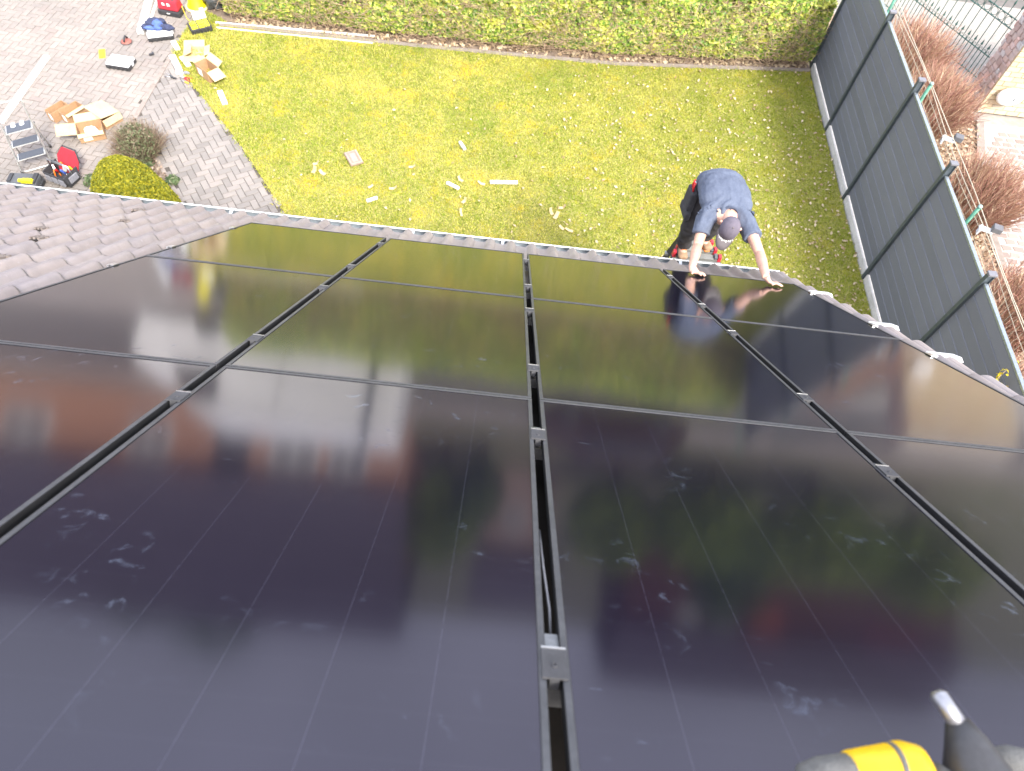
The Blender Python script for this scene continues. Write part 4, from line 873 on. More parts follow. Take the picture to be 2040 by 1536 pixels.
# organiser cases
M_clear = mat('frosted_lid', (0.78, 0.79, 0.80), (0.70, 0.71, 0.72), 0.3, nscale=10)
def organiser(label, loc, rz, L=0.44, W=0.33, H=0.10, group='flat organiser cases', lidm=None, open_=False):
    t = thing('organiser_case', label, 'tool case', loc, rz, group)
    b = MB(); b.box((0, 0, H * 0.32 + 0.005), (L, W, H * 0.64), top=(1.0, 1.0))
    for k in range(-2, 3): b.box((k * L / 5.5, -W / 2 - 0.006, H * 0.3), (0.03, 0.014, H * 0.5))
    b.build('tray', M_black, t, bevel=0.008)
    if not open_:
        l = MB(); l.box((0, 0, H * 0.82), (L * 0.97, W * 0.97, H * 0.32), top=(0.95, 0.94))
        for k in range(-2, 3): l.box((k * L / 5.6, -W * 0.42, H * 0.95), (L / 8, W * 0.14, H * 0.12))
        l.build('lid', lidm or M_clear, t, bevel=0.008)
        h = MB(); h.tube([(-0.06, W / 2, H * 0.5), (-0.055, W / 2 + 0.04, H * 0.5), (0.055, W / 2 + 0.04, H * 0.5), (0.06, W / 2, H * 0.5)], 0.009, 8); h.build('handle', M_dgrey, t, True)
        for s in (-1, 1): c = MB(); c.box((s * L * 0.5, 0, H * 0.55), (0.016, 0.06, H * 0.5)); c.build('latch', M_clear, t, bevel=0.003)
    return t
organiser('white-lidded flat organiser case standing alone on the drive', (-6.705, 10.142, 0.000), rad(-3), 0.40, 0.27)
organiser('white-lidded flat organiser case with a blue jacket dumped on it', (-6.363, 11.049, 0.000), rad(24), 0.42, 0.29)
jk = thing('jacket', 'dark and light blue work jacket dumped on an organiser case', 'jacket', Vector((-6.408, 11.130, 0.000)) + Vector((0, 0, 0.105)))
b = MB()
def blob(b, c, r, seed, amp=0.3, sub=3):
    bm = bmesh.new(); bmesh.ops.create_icosphere(bm, subdivisions=sub, radius=1)
    V = []
    for v in bm.verts:
        k = 1 + amp * mnoise.noise(v.co * 1.6 + Vector((seed, 1, 2))) + amp * 0.5 * mnoise.noise(v.co * 4.2 + Vector((seed, 7, 0)))
        V.append((c[0] + v.co.x * r[0] * k, c[1] + v.co.y * r[1] * k, max(0, c[2] + v.co.z * r[2] * k)))
    F = [tuple(v.index for v in f.verts) for f in bm.faces]; bm.free(); b.add(V, F)
M_navy = mat('navy_cloth', (0.028, 0.035, 0.075), (0.045, 0.055, 0.11), 0.9, nscale=20); M_blue = mat('blue_cloth', (0.085, 0.15, 0.42), (0.07, 0.12, 0.33), 0.9, nscale=20)
blob(b, (-0.03, 0.02, 0.05), (0.19, 0.12, 0.085), 2, 0.5); blob(b, (0.17, -0.02, 0.03), (0.10, 0.055, 0.05), 5, 0.5); blob(b, (-0.19, -0.07, 0.03), (0.06, 0.05, 0.05), 8, 0.4)
b.build('body', M_navy, jk, True)
b = MB(); blob(b, (0.035, -0.035, 0.07), (0.085, 0.095, 0.075), 12, 0.5); blob(b, (-0.12, -0.085, 0.03), (0.10, 0.04, 0.04), 15, 0.5); b.build('lining', M_blue, jk, True)
# open yellow case
oc = organiser('open flat case with bright yellow trays and its clear lid raised, on the lawn corner', (-5.781, 11.383, 0.000), rad(34), 0.36, 0.27, 0.13, open_=True)
b = MB()
for (cx, cy, sx, sy) in ((-0.10, 0.05, 0.11, 0.10), (-0.10, -0.07, 0.11, 0.09), (0.02, 0.04, 0.10, 0.13), (0.02, -0.085, 0.10, 0.06), (0.12, 0.0, 0.08, 0.21)):
    b.box((cx, cy, 0.092), (sx, sy, 0.03), top=(0.9, 0.9)); 
b.build('inner_tray', M_yel, oc, bevel=0.004)
b = MB(); b.sheet([(-0.05, 0.15, 0.09), (0.17, 0.15, 0.09), (0.165, 0.20, 0.25), (0.10, 0.20, 0.25), (0.09, 0.18, 0.19), (0.02, 0.18, 0.19), (0.0, 0.195, 0.23), (-0.045, 0.195, 0.23)], 0.012); b.build('lid', M_clear, oc, bevel=0.003)
# yellow tub on its pale base, bin bag, big tool bag
yt = thing('yellow_tub', 'tall yellow tub on a round pale yellow base at the hedge end', 'tub', (-6.042, 12.023, 0.000))
b = MB(); b.lathe((0, 0, 0), [(0.17, 0.02), (0.165, 0.05), (0.135, 0.08), (0.118, 0.42), (0.10, 0.47), (0.02, 0.48)], 24); b.build('body', M_yel, yt, True)
b = MB(); b.lathe((0, 0, 0), [(0.20, 0), (0.205, 0.02), (0.19, 0.034)], 28); b.build('base', mat('pale_yellow', (0.74, 0.68, 0.30), (0.68, 0.62, 0.28), 0.5), yt, True)
b = MB(); blob(b, (0, 0, 0.20), (0.25, 0.22, 0.26), 4, 0.45, 4); o = b.build('rubbish_bag', mat('bag_plastic', (0.05, 0.055, 0.06), (0.09, 0.095, 0.10), 0.3, nscale=18, bump=0.8, bscale=40), None, True); o.location = Vector((-5.683, 12.005, 0.000)) + Vector((0, 0.12, 0)); tag(o, 'dark grey crumpled rubbish bag against the end of the ivy hedge', 'rubbish bag')
def tool_bag(label, loc, rz, s=1.0, front=M_redf):
    t = thing('tool_bag', label, 'tool bag', loc, rz, 'red and black tool bags')
    b = MB(); b.box((0, 0, 0.05 * s), (0.40 * s, 0.24 * s, 0.10 * s), top=(1.02, 1.02)); b.build('base', M_black, t, bevel=0.02 * s)
    b = MB(); b.box((0, 0, 0.19 * s), (0.38 * s, 0.225 * s, 0.18 * s), top=(0.92, 0.72)); b.build('body', front, t, bevel=0.03 * s)
    b = MB(); b.box((0, 0.0, 0.285 * s), (0.30 * s, 0.14 * s, 0.05 * s), top=(0.8, 0.6)); b.build('top_flap', M_bfab, t, bevel=0.015)
    b = MB()
    for k in (-1, 1):
        b.box((k * 0.045 * s - 0.02, -0.112 * s, 0.215 * s), (0.018 * s, 0.006, 0.05 * s)); b.box((k * 0.045 * s, -0.110 * s, 0.226 * s), (0.03 * s, 0.006, 0.014 * s)); b.box((k * 0.045 * s + 0.008, -0.1115 * s, 0.20 * s), (0.028 * s, 0.006, 0.012 * s))
    b.box((0.0, -0.128 * s, 0.062 * s), (0.06 * s, 0.006, 0.014 * s)); b.build('badge', M_paper, t)
    b = MB(); b.tube([(-0.13 * s, 0, 0.27 * s), (-0.10 * s, 0, 0.36 * s), (0.10 * s, 0, 0.36 * s), (0.13 * s, 0, 0.27 * s)], 0.014 * s, 8); b.build('handle', M_bfab, t, True)
    return t
tool_bag('closed red and black tool bag with white badge at the top end of the drive', (-6.396, 11.753, 0.000), rad(-6), 1.0)
st = MB(); st.tube([(-6.147, 11.681, 0.200), (-6.149, 11.697, 0.100), (-6.109, 11.646, 0.006), (-6.031, 11.568, 0.006)], 0.008, 6); tag(st.build('strap', mat('yellow_strap', (0.65, 0.48, 0.05), (0.6, 0.42, 0.05), 0.7), None, True), 'thin yellow strap trailing from the closed tool bag onto the drive', 'strap')
# suction lifter, black offcut, yellow card
sl = thing('suction_lifter', 'round reddish suction lifter with a black grip on the drive', 'suction lifter', (-6.857, 10.768, 0.000))
b = MB(); b.lathe((0, 0, 0), [(0.085, 0), (0.09, 0.012), (0.075, 0.03), (0.03, 0.04)], 24); b.build('cup', mat('dull_red_rubber', (0.30, 0.10, 0.075), (0.24, 0.08, 0.06), 0.6), sl, True)
b = MB(); b.lathe((0, 0, 0), [(0.092, -0.001), (0.096, 0.010), (0.09, 0.014)], 24); b.tube([(0, -0.06, 0.04), (0.0, -0.05, 0.08), (0, 0.02, 0.10), (0, 0.07, 0.04)], 0.016, 8); b.build('grip', M_black, sl, True)
slab('yellow_card', 'flat bright yellow plastic square lying on the drive', 'card', (-7.168, 10.486, 0.000), (-7.074, 10.263, 0.000), 0.10, 0.012, M_yel)
b = MB(); b.box((0, 0, 0.015), (0.07, 0.03, 0.03)); b.box((0.03, 0.025, 0.012), (0.03, 0.06, 0.024)); o = b.build('plastic_offcut', M_black); o.location = (-6.337, 10.497, 0.000); o.rotation_euler = (0, 0, 0.5); tag(o, 'small black angled plastic offcut lying alone on the drive', 'offcut')
# white rails
def rail(label, p0, p1, w, h, group, zup=0.0):
    a_, c_ = Vector(p0), Vector(p1); d = (c_ - a_); L = d.length
    t = thing('white_rail', label, 'rail', (a_ + c_) / 2 + Vector((0, 0, zup)), math.atan2(d.y, d.x), group)
    b = MB(); y = w / 2; b.box((0, 0, 0.004), (L, w, 0.008)); b.box((0, y - 0.003, h / 2 + 0.004), (L, 0.006, h - 0.008)); b.box((0, -y + 0.003, h / 2 + 0.004), (L, 0.006, h - 0.008)); b.box((0, 0, h - 0.001), (L, w * 0.66, 0.007)); b.build('profile', M_white, t)
    return t
RG = 'long white mounting profiles'
rail('broad white bundle of profiles lying across the top of the drive', (-6.705, 11.037, 0.000), (-6.943, 12.252, 0.000), 0.11, 0.06, RG)
rail('thin white profile beside the broad white one at the top of the drive', (-6.655, 11.291, 0.000), (-6.787, 12.221, 0.000), 0.035, 0.035, RG)
rail('long white plank-like profile lying behind the step ladder on the drive', (-7.911, 8.423, 0.000), (-7.920, 10.121, 0.000), 0.085, 0.04, RG)
rail('long white rail on the lawn along the hedge, upper of the pair', (-5.584, 11.612, 0.000), (-2.771, 11.783, 0.000), 0.028, 0.022, RG)
rail('long white rail on the lawn along the hedge, lower of the pair', (-5.524, 11.469, 0.000), (-2.768, 11.567, 0.000), 0.020, 0.02, RG)
# tool pile at the path
TP = 'loose hand tools on the paving'
def hand_tool(label, p, ang, L, m1, m2, name='screwdriver', cat='hand tool', z=0.0, tilt=0.0):
    t = thing(name, label, cat, Vector(p) + Vector((0, 0, z)), group=TP, rot=(0, tilt, ang))
    b = MB(); b.lathe((0, 0, 0.016), [(0.010, 0), (0.017, 0.012), (0.013, L * 0.25), (0.016, L * 0.42), (0.008, L * 0.45)], 10, Matrix.Rotation(math.pi / 2, 3, 'Y')); b.build('handle', m1, t, True)
    b = MB(); b.tube([(L * 0.44, 0, 0.016), (L, 0, 0.014)], 0.0045, 6); b.build('shaft', m2, t, True)
    return t
def pliers(label, p, ang, L, m1, z=0.0, tilt=0.0):
    t = thing('pliers', label, 'pliers', Vector(p) + Vector((0, 0, z)), group=TP, rot=(0, tilt, ang))
    for s in (-1, 1):
        b = MB(); b.tube([(0, s * 0.004, 0.012), (-L * 0.2, s * 0.022, 0.012), (-L * 0.6, s * 0.035, 0.012)], [0.006, 0.010, 0.009], 8); b.build('handle', m1, t, True)
    b = MB(); b.box((L * 0.12, 0, 0.012), (L * 0.3, 0.03, 0.014), top=(0.8, 0.7)); b.lathe((0, 0, 0.004), [(0.016, 0), (0.016, 0.017)], 10); b.build('jaw', M_alu, t)
    return t
M_red = mat('red_handle', (0.55, 0.02, 0.025), (0.48, 0.018, 0.02), 0.4); M_org = mat('orange_handle', (0.75, 0.20, 0.015), (0.68, 0.16, 0.012), 0.4); M_bluh = mat('blue_handle', (0.05, 0.11, 0.42), (0.045, 0.09, 0.36), 0.4)
pliers('red-handled pliers in the tool pile at the path edge', (-5.634, 9.996, 0.000), 2.9, 0.22, M_red)
hand_tool('black screwdriver in the tool pile at the path edge', (-5.735, 9.949, 0.000), 3.0, 0.22, M_black, M_alu)
hand_tool('yellow-orange screwdriver in the tool pile at the path edge', (-5.507, 9.858, -0.000), 2.7, 0.17, mat('amber', (0.75, 0.42, 0.02), (0.7, 0.35, 0.02), 0.4), M_alu)
hand_tool('dark steel chisel in the tool pile at the path edge', (-5.802, 9.977, 0.000), 2.6, 0.16, M_dgrey, M_alu, 'chisel')
crumple('packing_scrap', 'small crumpled white packing scrap beside the tool pile', 'packing', (-5.734, 10.099, 0.000), (0.07, 0.05, 0.05), M_foam, 21, group=None)
crumple('grey_scrap', 'small grey crumpled scrap above the red pliers', 'packing', (-5.624, 10.121, 0.000), (0.05, 0.035, 0.03), M_greyf, 25)
# ---- step ladder
sl2 = thing('step_ladder', 'silver folding step ladder with three grey treads on the drive', 'step ladder', Vector((-7.182, 7.928, 0.000)))
M_lad = mat('ladder_tube', (0.62, 0.62, 0.60), (0.52, 0.52, 0.50), 0.38, 0.55, nscale=10); M_mat = mat('tread_mat', (0.075, 0.085, 0.105), (0.062, 0.07, 0.088), 0.8, nscale=30)
F0, F1, B1 = Vector((-7.141, 7.430, 0.000)), Vector((-6.807, 7.671, 0.000)), Vector((-6.998, 8.039, 0.000)); B0 = B1 + (F0 - F1)
T1 = Vector((-6.701, 7.669, 1.120)); T0 = T1 + (F0 - F1) * 0.84 + Vector((0, 0.0, 0))
F0u, F1u = F0 + Vector((0, 0, 0.02)), F1 + Vector((0, 0, 0.02)); r_ = 0.0125
def along(a, c, z): t = (z - a.z) / (c.z - a.z); return a + (c - a) * t
b = MB(); cdir = (F1u - F0u).normalized()
b.tube([T0 + cdir * 0.06 + (T0 - F0u).normalized() * 0.03, T0 + (T0 - F0u).normalized() * 0.012, T0 - (T0 - F0u).normalized() * 0.05, along(F0u, T0, 0.06), F0u + (T0 - F0u).normalized() * 0.03, F0u + cdir * 0.05, F1u - cdir * 0.05, F1u + (T1 - F1u).normalized() * 0.03, along(F1u, T1, 0.06), T1 - (T1 - F1u).normalized() * 0.05, T1 + (T1 - F1u).normalized() * 0.012, T1 - cdir * 0.06 + (T1 - F1u).normalized() * 0.03], r_, 8)
b.tube([T0 + cdir * 0.04 + (T0 - F0u).normalized() * 0.03, T1 - cdir * 0.04 + (T1 - F1u).normalized() * 0.03], r_, 8)
b.build('front_frame', M_lad, sl2, True, world=True)
P0, P1 = along(F0u, T0, 0.80), along(F1u, T1, 0.80)
b = MB(); b.tube([P0, B0 + Vector((0, 0, 0.015))], r_ * 0.9, 8); b.tube([P1, B1 + Vector((0, 0, 0.015))], r_ * 0.9, 8); b.tube([P0.lerp(B0, 0.6), P1.lerp(B1, 0.6)], r_ * 0.8, 8); b.build('rear_frame', M_lad, sl2, True, world=True)
for q_ in (B0, B1, F0, F1): m = MB(); m.tube([q_, q_ + Vector((0, 0, 0.045))], 0.018, 8); m.build('foot', M_black, sl2, True, world=True)
back = ((B0 + B1) - (F0 + F1)); back.z = 0; back.normalize()
for z in (0.24, 0.47, 0.70):
    a_, c_ = along(F0u, T0, z), along(F1u, T1, z); d_ = (c_ - a_); n_ = d_.normalized(); front = -back
    dep = 0.155 if z < 0.6 else 0.19
    p_ = [a_ + n_ * 0.014 + back * dep * 0.75, c_ - n_ * 0.014 + back * dep * 0.75, c_ - n_ * 0.014 - back * dep * 0.25, a_ + n_ * 0.014 - back * dep * 0.25]
    m = MB(); m.sheet(p_[::-1], 0.014); o = m.build('tread', M_lad, sl2, bevel=0.005, world=True)
    ctr = sum(p_, Vector()) / 4; q_ = [ctr + (v - ctr) * 0.90 + Vector((0, 0, 0.016)) for v in p_]
    m = MB(); m.sheet(q_[::-1], 0.003); m.build('tread_mat', M_mat, o, world=True)
    if z > 0.6:
        m = MB()
        for s in (0.32, 0.62):
            k = a_ + d_ * s + back * dep * 0.45 + Vector((0, 0, 0.021)); m.lathe(k, [(0.032, 0), (0.032, 0.003)], 14); m.box(k + back * 0.045 + Vector((0, 0, 0.0015)), (0.045, 0.05, 0.003))
        m.build('grip_pad', M_clear, o, world=True)
    for (u_, w_) in ((a_, along(P0, B0, z)), (c_, along(P1, B1, z))): m = MB(); m.bar(u_ + back * 0.02, u_ + back * dep * 0.7 + Vector((0, 0, -0.03)), 0.012, 0.02); m.build('side_bracket', M_dgrey, sl2, world=True)
# ---- open red tool bag and the grey power case at the eaves
tb = thing('open_tool_bag', 'open red-lined tool tote with grey pockets and a carrying bar near the eaves', 'tool bag', (-6.509, 7.408, 0.000), rad(-18))
b = MB(); b.box((0, 0, 0.03), (0.36, 0.22, 0.06)); b.build('base', M_black, tb, bevel=0.012)
b = MB()
b.sheet([(-0.18, -0.11, 0.05), (0.18, -0.11, 0.05), (0.17, -0.145, 0.20), (-0.17, -0.145, 0.20)], 0.012); b.sheet([(-0.18, -0.11, 0.05), (-0.17, -0.145, 0.20), (-0.17, 0.13, 0.22), (-0.18, 0.11, 0.05)], 0.012); b.sheet([(0.18, 0.11, 0.05), (0.17, 0.13, 0.22), (0.17, -0.145, 0.20), (0.18, -0.11, 0.05)], 0.012)
b.build('side_wall', M_bfab, tb)
b = MB(); b.sheet([(-0.16, 0.10, 0.05), (0.16, 0.10, 0.05), (0.19, 0.20, 0.24), (0.12, 0.27, 0.36), (-0.10, 0.27, 0.36), (-0.18, 0.20, 0.24)], 0.02); b.build('back_panel', M_redf, tb, bevel=0.004)
b = MB(); b.tube([(-0.19, 0.20, 0.235), (-0.10, 0.28, 0.37), (0.12, 0.28, 0.37), (0.20, 0.20, 0.235)], 0.012, 8); b.build('piping', M_bfab, tb, True)
for k in range(3):
    b = MB(); x0 = -0.165 + k * 0.115; b.box((x0 + 0.05, -0.150, 0.105), (0.098, 0.03, 0.10), top=(0.95, 0.5)); b.build('pocket', M_greyf, tb, bevel=0.008)
for sx in (-1, 1): b = MB(); b.box((sx * 0.192, 0.0, 0.115), (0.03, 0.16, 0.10), top=(0.5, 0.95)); b.build('pocket', M_greyf, tb, bevel=0.008)
b = MB(); b.tube([(-0.175, 0.01, 0.06), (-0.175, 0.01, 0.30), (0.175, 0.01, 0.30), (0.175, 0.01, 0.06)], 0.012, 8); b.build('carrying_bar', M_alu, tb, True)
b = MB(); b.tube([(-0.09, 0.01, 0.30), (0.09, 0.01, 0.30)], 0.019, 10); b.build('grip', M_dgrey, tb, True)
bw = Vector((-6.509, 7.408, 0.000)); Rz = rotz(rad(-18))
def inbag(x, y, z): return bw + Rz @ Vector((x, y, z))
pliers('orange-red pliers sticking up out of the open tool tote', inbag(-0.08, -0.02, 0.20), 2.2, 0.2, M_org, tilt=-1.0)
hand_tool('orange screwdriver standing in the open tool tote', inbag(-0.02, 0.05, 0.26), 1.0, 0.24, M_org, M_alu, tilt=1.2)
hand_tool('red screwdriver standing in the front of the open tool tote', inbag(0.03, -0.09, 0.26), 1.9, 0.24, M_red, M_alu, tilt=1.1)
hand_tool('blue screwdriver standing in the open tool tote', inbag(0.07, -0.06, 0.25), 0.7, 0.22, M_bluh, M_alu, tilt=1.2)
hand_tool('amber screwdriver standing at the right of the open tool tote', inbag(0.13, 0.04, 0.26), 0.4, 0.22, MATS['amber'], M_alu, tilt=1.15)
b = MB(); b.box((0, 0, 0), (0.05, 0.012, 0.14)); b.box((0, 0.001, 0.05), (0.052, 0.013, 0.02)); o = b.build('folding_rule', M_paper); o.location = inbag(0.08, 0.02, 0.22); o.rotation_euler = (0.4, 0.3, 0.6); tag(o, 'white folding rule sticking out of the open tool tote', 'folding rule')
pc = thing('power_tool_case', 'dark grey case with a yellow tool on top, half hidden by the eaves', 'tool case', (-6.955, 7.187, 0.000), rad(6))
b = MB(); b.box((0, 0, 0.08), (0.42, 0.24, 0.16), top=(0.94, 0.9)); b.build('body', M_dgrey, pc, bevel=0.015)
b = MB(); b.box((0.16, 0, 0.165), (0.06, 0.20, 0.03)); b.build('catch', M_black, pc, bevel=0.003)
b = MB(); b.box((-0.17, 0, 0.165), (0.05, 0.16, 0.025)); b.build('catch', M_black, pc, bevel=0.003)
b = MB(); b.tube([(0.19, -0.08, 0.1), (0.235, -0.06, 0.1), (0.235, 0.06, 0.1), (0.19, 0.08, 0.1)], 0.012, 8); b.build('handle', M_black, pc, True)
b = MB(); b.box((0, 0, 0.022), (0.16, 0.085, 0.044), top=(0.8, 0.7)); b.box((-0.09, 0.0, 0.02), (0.06, 0.05, 0.035)); o = b.build('yellow_tool', M_yel, None, bevel=0.01); o.location = Vector((-6.859, 7.124, 0.165)); o.rotation_euler = (0, 0, 0.1); tag(o, 'small yellow tool lying on the dark grey case by the eaves', 'tool')

# ================================================================== DEBRIS ON THE LAWN
LG = 'white profile offcuts on the lawn'
for (p0, p1, w, lb) in (((-0.929, 9.189, 0.000), (-0.828, 9.024, 0.000), 0.05, 'short white profile offcut, farthest up the middle of the lawn'), ((-1.020, 8.224, 0.000), (-0.821, 8.123, 0.000), 0.05, 'short slanted white profile offcut left of the longest offcut'), ((-0.359, 8.345, 0.000), (0.071, 8.405, 0.000), 0.055, 'longest white profile offcut lying level in mid lawn'), ((-2.148, 7.636, 0.000), (-2.007, 7.733, -0.000), 0.045, 'short white profile offcut nearest the gutter, left part of the lawn')):
    a_, c_ = Vector(p0), Vector(p1); d = c_ - a_; t = thing('profile_offcut', lb, 'offcut', (a_ + c_) / 2 + Vector((0, 0, 0.02)), math.atan2(d.y, d.x), LG)
    b = MB(); b.box((0, 0, 0.003), (d.length, w, 0.006)); b.box((0, w / 2 - 0.002, 0.015), (d.length, 0.004, 0.03)); b.box((0, -w / 2 + 0.002, 0.015), (d.length, 0.004, 0.03)); b.box((0, 0, 0.029), (d.length, w * 0.5, 0.004)); b.build('profile', M_white, t)
tl = thing('loose_roof_tile', 'single loose pinkish grey roof tile lying face up on the lawn', 'roof tile', Vector((-2.518, 8.530, 0.000)) + Vector((0, 0, 0.02)), rad(-58))
M_lt = mat('loose_tile', (0.3, 0.216, 0.174), (0.258, 0.186, 0.15), 0.85, nscale=10)
b = MB(); b.box((0, 0, 0.012), (0.32, 0.21, 0.022)); b.build('plate', M_lt, tl, bevel=0.005)
b = MB(); b.box((0, 0.085, 0.028), (0.30, 0.03, 0.014)); b.box((0, -0.085, 0.028), (0.30, 0.02, 0.012)); b.box((0.14, 0, 0.028), (0.02, 0.15, 0.012)); b.box((-0.14, 0.0, 0.028), (0.016, 0.15, 0.01)); b.box((0, 0, 0.026), (0.19, 0.085, 0.008)); b.build('rib', mat('loose_tile_rib', (0.38, 0.28, 0.23), (0.32, 0.24, 0.19), 0.85, nscale=10), tl, bevel=0.003)
CG = 'torn cardboard scraps on the lawn'
def scrap(label, p, ang, L, W, fold):
    t = tag(MB().build('cardboard_scrap', M_cardp), label, 'scrap', CG); bpy.data.meshes.remove(t.data) if False else None
    b = MB(); f = rad(fold); pr = [(-L / 2, 0), (0, 0), (L / 2 * math.cos(f), L / 2 * math.sin(f))]
    V = [(x, y, z + 0.02 + th) for th in (0, 0.006) for (x, z) in pr for y in (-W / 2, W / 2 * (1 if x <= 0 else 0.7))]
    b.add(V, [(0, 1, 3, 2), (2, 3, 5, 4), (6, 8, 9, 7), (8, 10, 11, 9), (0, 6, 7, 1), (4, 5, 11, 10), (0, 2, 8, 6), (2, 4, 10, 8), (1, 7, 9, 3), (3, 9, 11, 5)])
    t.data = b.mesh('cardboard_scrap', M_cardp); t.location = p; t.rotation_euler = (0, 0, ang)
for (p, ang, L, W, fd, lb) in (((-3.045, 8.324, -0.000), 0.4, 0.13, 0.05, 60, 'torn cardboard scrap, top of the three-piece cluster left of the loose tile'), ((-3.050, 8.176, 0.000), 1.4, 0.14, 0.06, 70, 'torn cardboard scrap, middle of the three-piece cluster left of the loose tile'), ((-2.925, 8.130, 0.000), 2.7, 0.12, 0.06, 40, 'torn cardboard scrap, right of the three-piece cluster left of the loose tile'),
                             ((-2.147, 7.960, 0.000), 0.7, 0.09, 0.045, 30, 'small folded cardboard scrap above the nearest white offcut'), ((-1.797, 7.974, 0.000), 0.1, 0.15, 0.05, 50, 'folded cardboard scrap right of the small one above the white offcut'), ((-1.591, 8.492, 0.000), 0.15, 0.12, 0.05, 45, 'folded cardboard scrap alone in mid lawn right of the loose tile'),
                             ((-0.830, 8.334, 0.000), 2.6, 0.12, 0.05, 55, 'cardboard scrap just above the slanted white offcut'), ((-0.496, 8.300, 0.000), 3.0, 0.13, 0.05, 35, 'cardboard scrap just left of the longest white offcut'), ((-0.702, 7.891, 0.000), 1.0, 0.13, 0.05, 75, 'bent cardboard scrap below the slanted white offcut'), ((-0.733, 7.630, -0.000), 1.9, 0.14, 0.035, 60, 'narrow bent cardboard scrap lower below the slanted white offcut'),
                             ((0.619, 7.866, 0.000), 2.0, 0.13, 0.05, 55, 'cardboard scrap, left of the pile right of the longest white offcut'), ((0.707, 7.795, 0.000), 1.2, 0.14, 0.06, 40, 'cardboard scrap, lower one of the pile right of the longest white offcut'), ((0.801, 7.981, 0.000), 0.2, 0.15, 0.05, 65, 'cardboard scrap, upper right of the pile right of the longest white offcut'), ((0.794, 7.556, 0.000), 2.5, 0.10, 0.05, 25, 'pale cardboard scrap nearest the gutter, left of a close pair'), ((0.909, 7.522, 0.000), 2.9, 0.13, 0.045, 20, 'pale cardboard scrap nearest the gutter, right of a close pair')):
    scrap(lb, Vector(p), ang, L, W, fd)

# ================================================================== LADDER AT THE EAVES AND THE MAN
M_tread = mat('grooved_tread', (0.30, 0.30, 0.28), (0.24, 0.24, 0.225), 0.5, 0.4, nscale=12); M_redcap = mat('red_end_cap', (0.50, 0.028, 0.045), (0.42, 0.022, 0.035), 0.45)
ld = thing('ladder', 'black work ladder with grey treads and red end caps at the gutter under the man', 'ladder', (2.04, 5.35, 0))
TR = [(2.16, 5.13, 1.74, 2.31), (2.165, 5.225, 1.79, 2.275), (2.17, 5.32, 1.835, 2.235), (2.175, 5.415, 1.86, 2.20), (2.18, 5.50, 1.88, 2.18)]
for i, (z, yy, xa, xb) in enumerate(TR):
    b = MB(); b.box(((xa + xb) / 2, yy, z), (xb - xa - 0.05, 0.072, 0.035))
    for k in range(4): b.box(((xa + xb) / 2, yy - 0.026 + k * 0.0175, z + 0.019), (xb - xa - 0.06, 0.006, 0.004))
    t_ = b.build('tread', M_tread, ld, world=True)
    if 0 < i < 4:
        for xx, s in ((xa, -1), (xb, 1)):
            c = MB(); c.box((xx, yy, z + 0.012), (0.042, 0.062, 0.085), top=(0.85, 0.85)); c.build('red_end_cap', M_redcap, t_, bevel=0.006, world=True)
            c = MB(); c.box((xx - s * 0.042, yy, z + 0.012), (0.035, 0.066, 0.07)); c.build('joint', M_dgrey, t_, bevel=0.005, world=True)
for s, (xa, xb) in ((-1, (1.72, 1.90)), (1, (2.33, 2.16))):
    b = MB(); b.bar((xa, 5.06, 2.11), (xb, 5.55, 2.13), 0.03, 0.07); b.build('side_rail', M_black, ld, world=True)
    b = MB(); b.bar((xa, 5.08, 2.10), (xa + s * 0.05, 4.86, 0.0), 0.028, 0.065); b.build('leg', M_black, ld, world=True)
    b = MB(); b.bar((xb, 5.53, 2.12), (xb + s * 0.22, 6.05, 0.0), 0.028, 0.065); b.build('leg', M_black, ld, world=True)
for k in range(6):
    zz = 0.30 + k * 0.29; f = zz / 2.12; yy = 6.05 + (5.53 - 6.05) * f
    b = MB(); b.box((2.03, yy, zz), (0.36 + (1 - f) * 0.35, 0.05, 0.03)); b.build('rung', M_tread, ld, world=True)

# ---- the man
man = thing('person', 'man in blue-grey T-shirt, cap and dark work trousers bending over the eaves onto the panels', 'person', (1.98, 5.2, 2.2))
M_skin = mat('skin', (0.6272, 0.3752, 0.2744), (0.56, 0.3248, 0.2352), 0.55, nscale=9)
M_shirt = mat('tshirt', (0.098, 0.118, 0.165), (0.078, 0.095, 0.138), 0.9, nscale=9, bump=0.3, bscale=30)
M_trou = mat('work_trousers', (0.026, 0.024, 0.026), (0.042, 0.038, 0.038), 0.9, nscale=14, bump=0.4, bscale=40)
M_cap_ = mat('cap_cloth', (0.098, 0.085, 0.108), (0.125, 0.108, 0.135), 0.9, nscale=20); M_capv = mat('cap_visor', (0.125, 0.11, 0.112), (0.105, 0.092, 0.095), 0.9, nscale=20)
M_boot = mat('tan_boot', (0.36, 0.23, 0.135), (0.28, 0.17, 0.10), 0.8, nscale=16)
def offs(a, b_, k): return a + (b_ - a) * k
SL, SR = Vector((1.765, 4.715, 3.165)), Vector((2.145, 4.70, 3.20))
EL, WL = Vector((1.725, 4.512, 3.030)), Vector((1.559, 3.999, 3.318))
ER, WR = Vector((2.219, 4.340, 3.200)), Vector((2.130, 3.880, 3.420))
NECK = Vector((1.975, 4.80, 3.235)); HEAD = Vector((1.955, 4.585, 3.235))
UPV = Vector((-0.05, -0.69, 0.70)).normalized()                    # towards the crown
FWD = Vector((-0.22, -0.38, -0.86)); FWD = (FWD - UPV * FWD.dot(UPV)).normalized(); SIDE = UPV.cross(FWD).normalized()
HR = Matrix((SIDE, FWD, UPV)).transposed()
def hd(x, y, z): return HEAD + HR @ Vector((x, y, z))
b = MB()
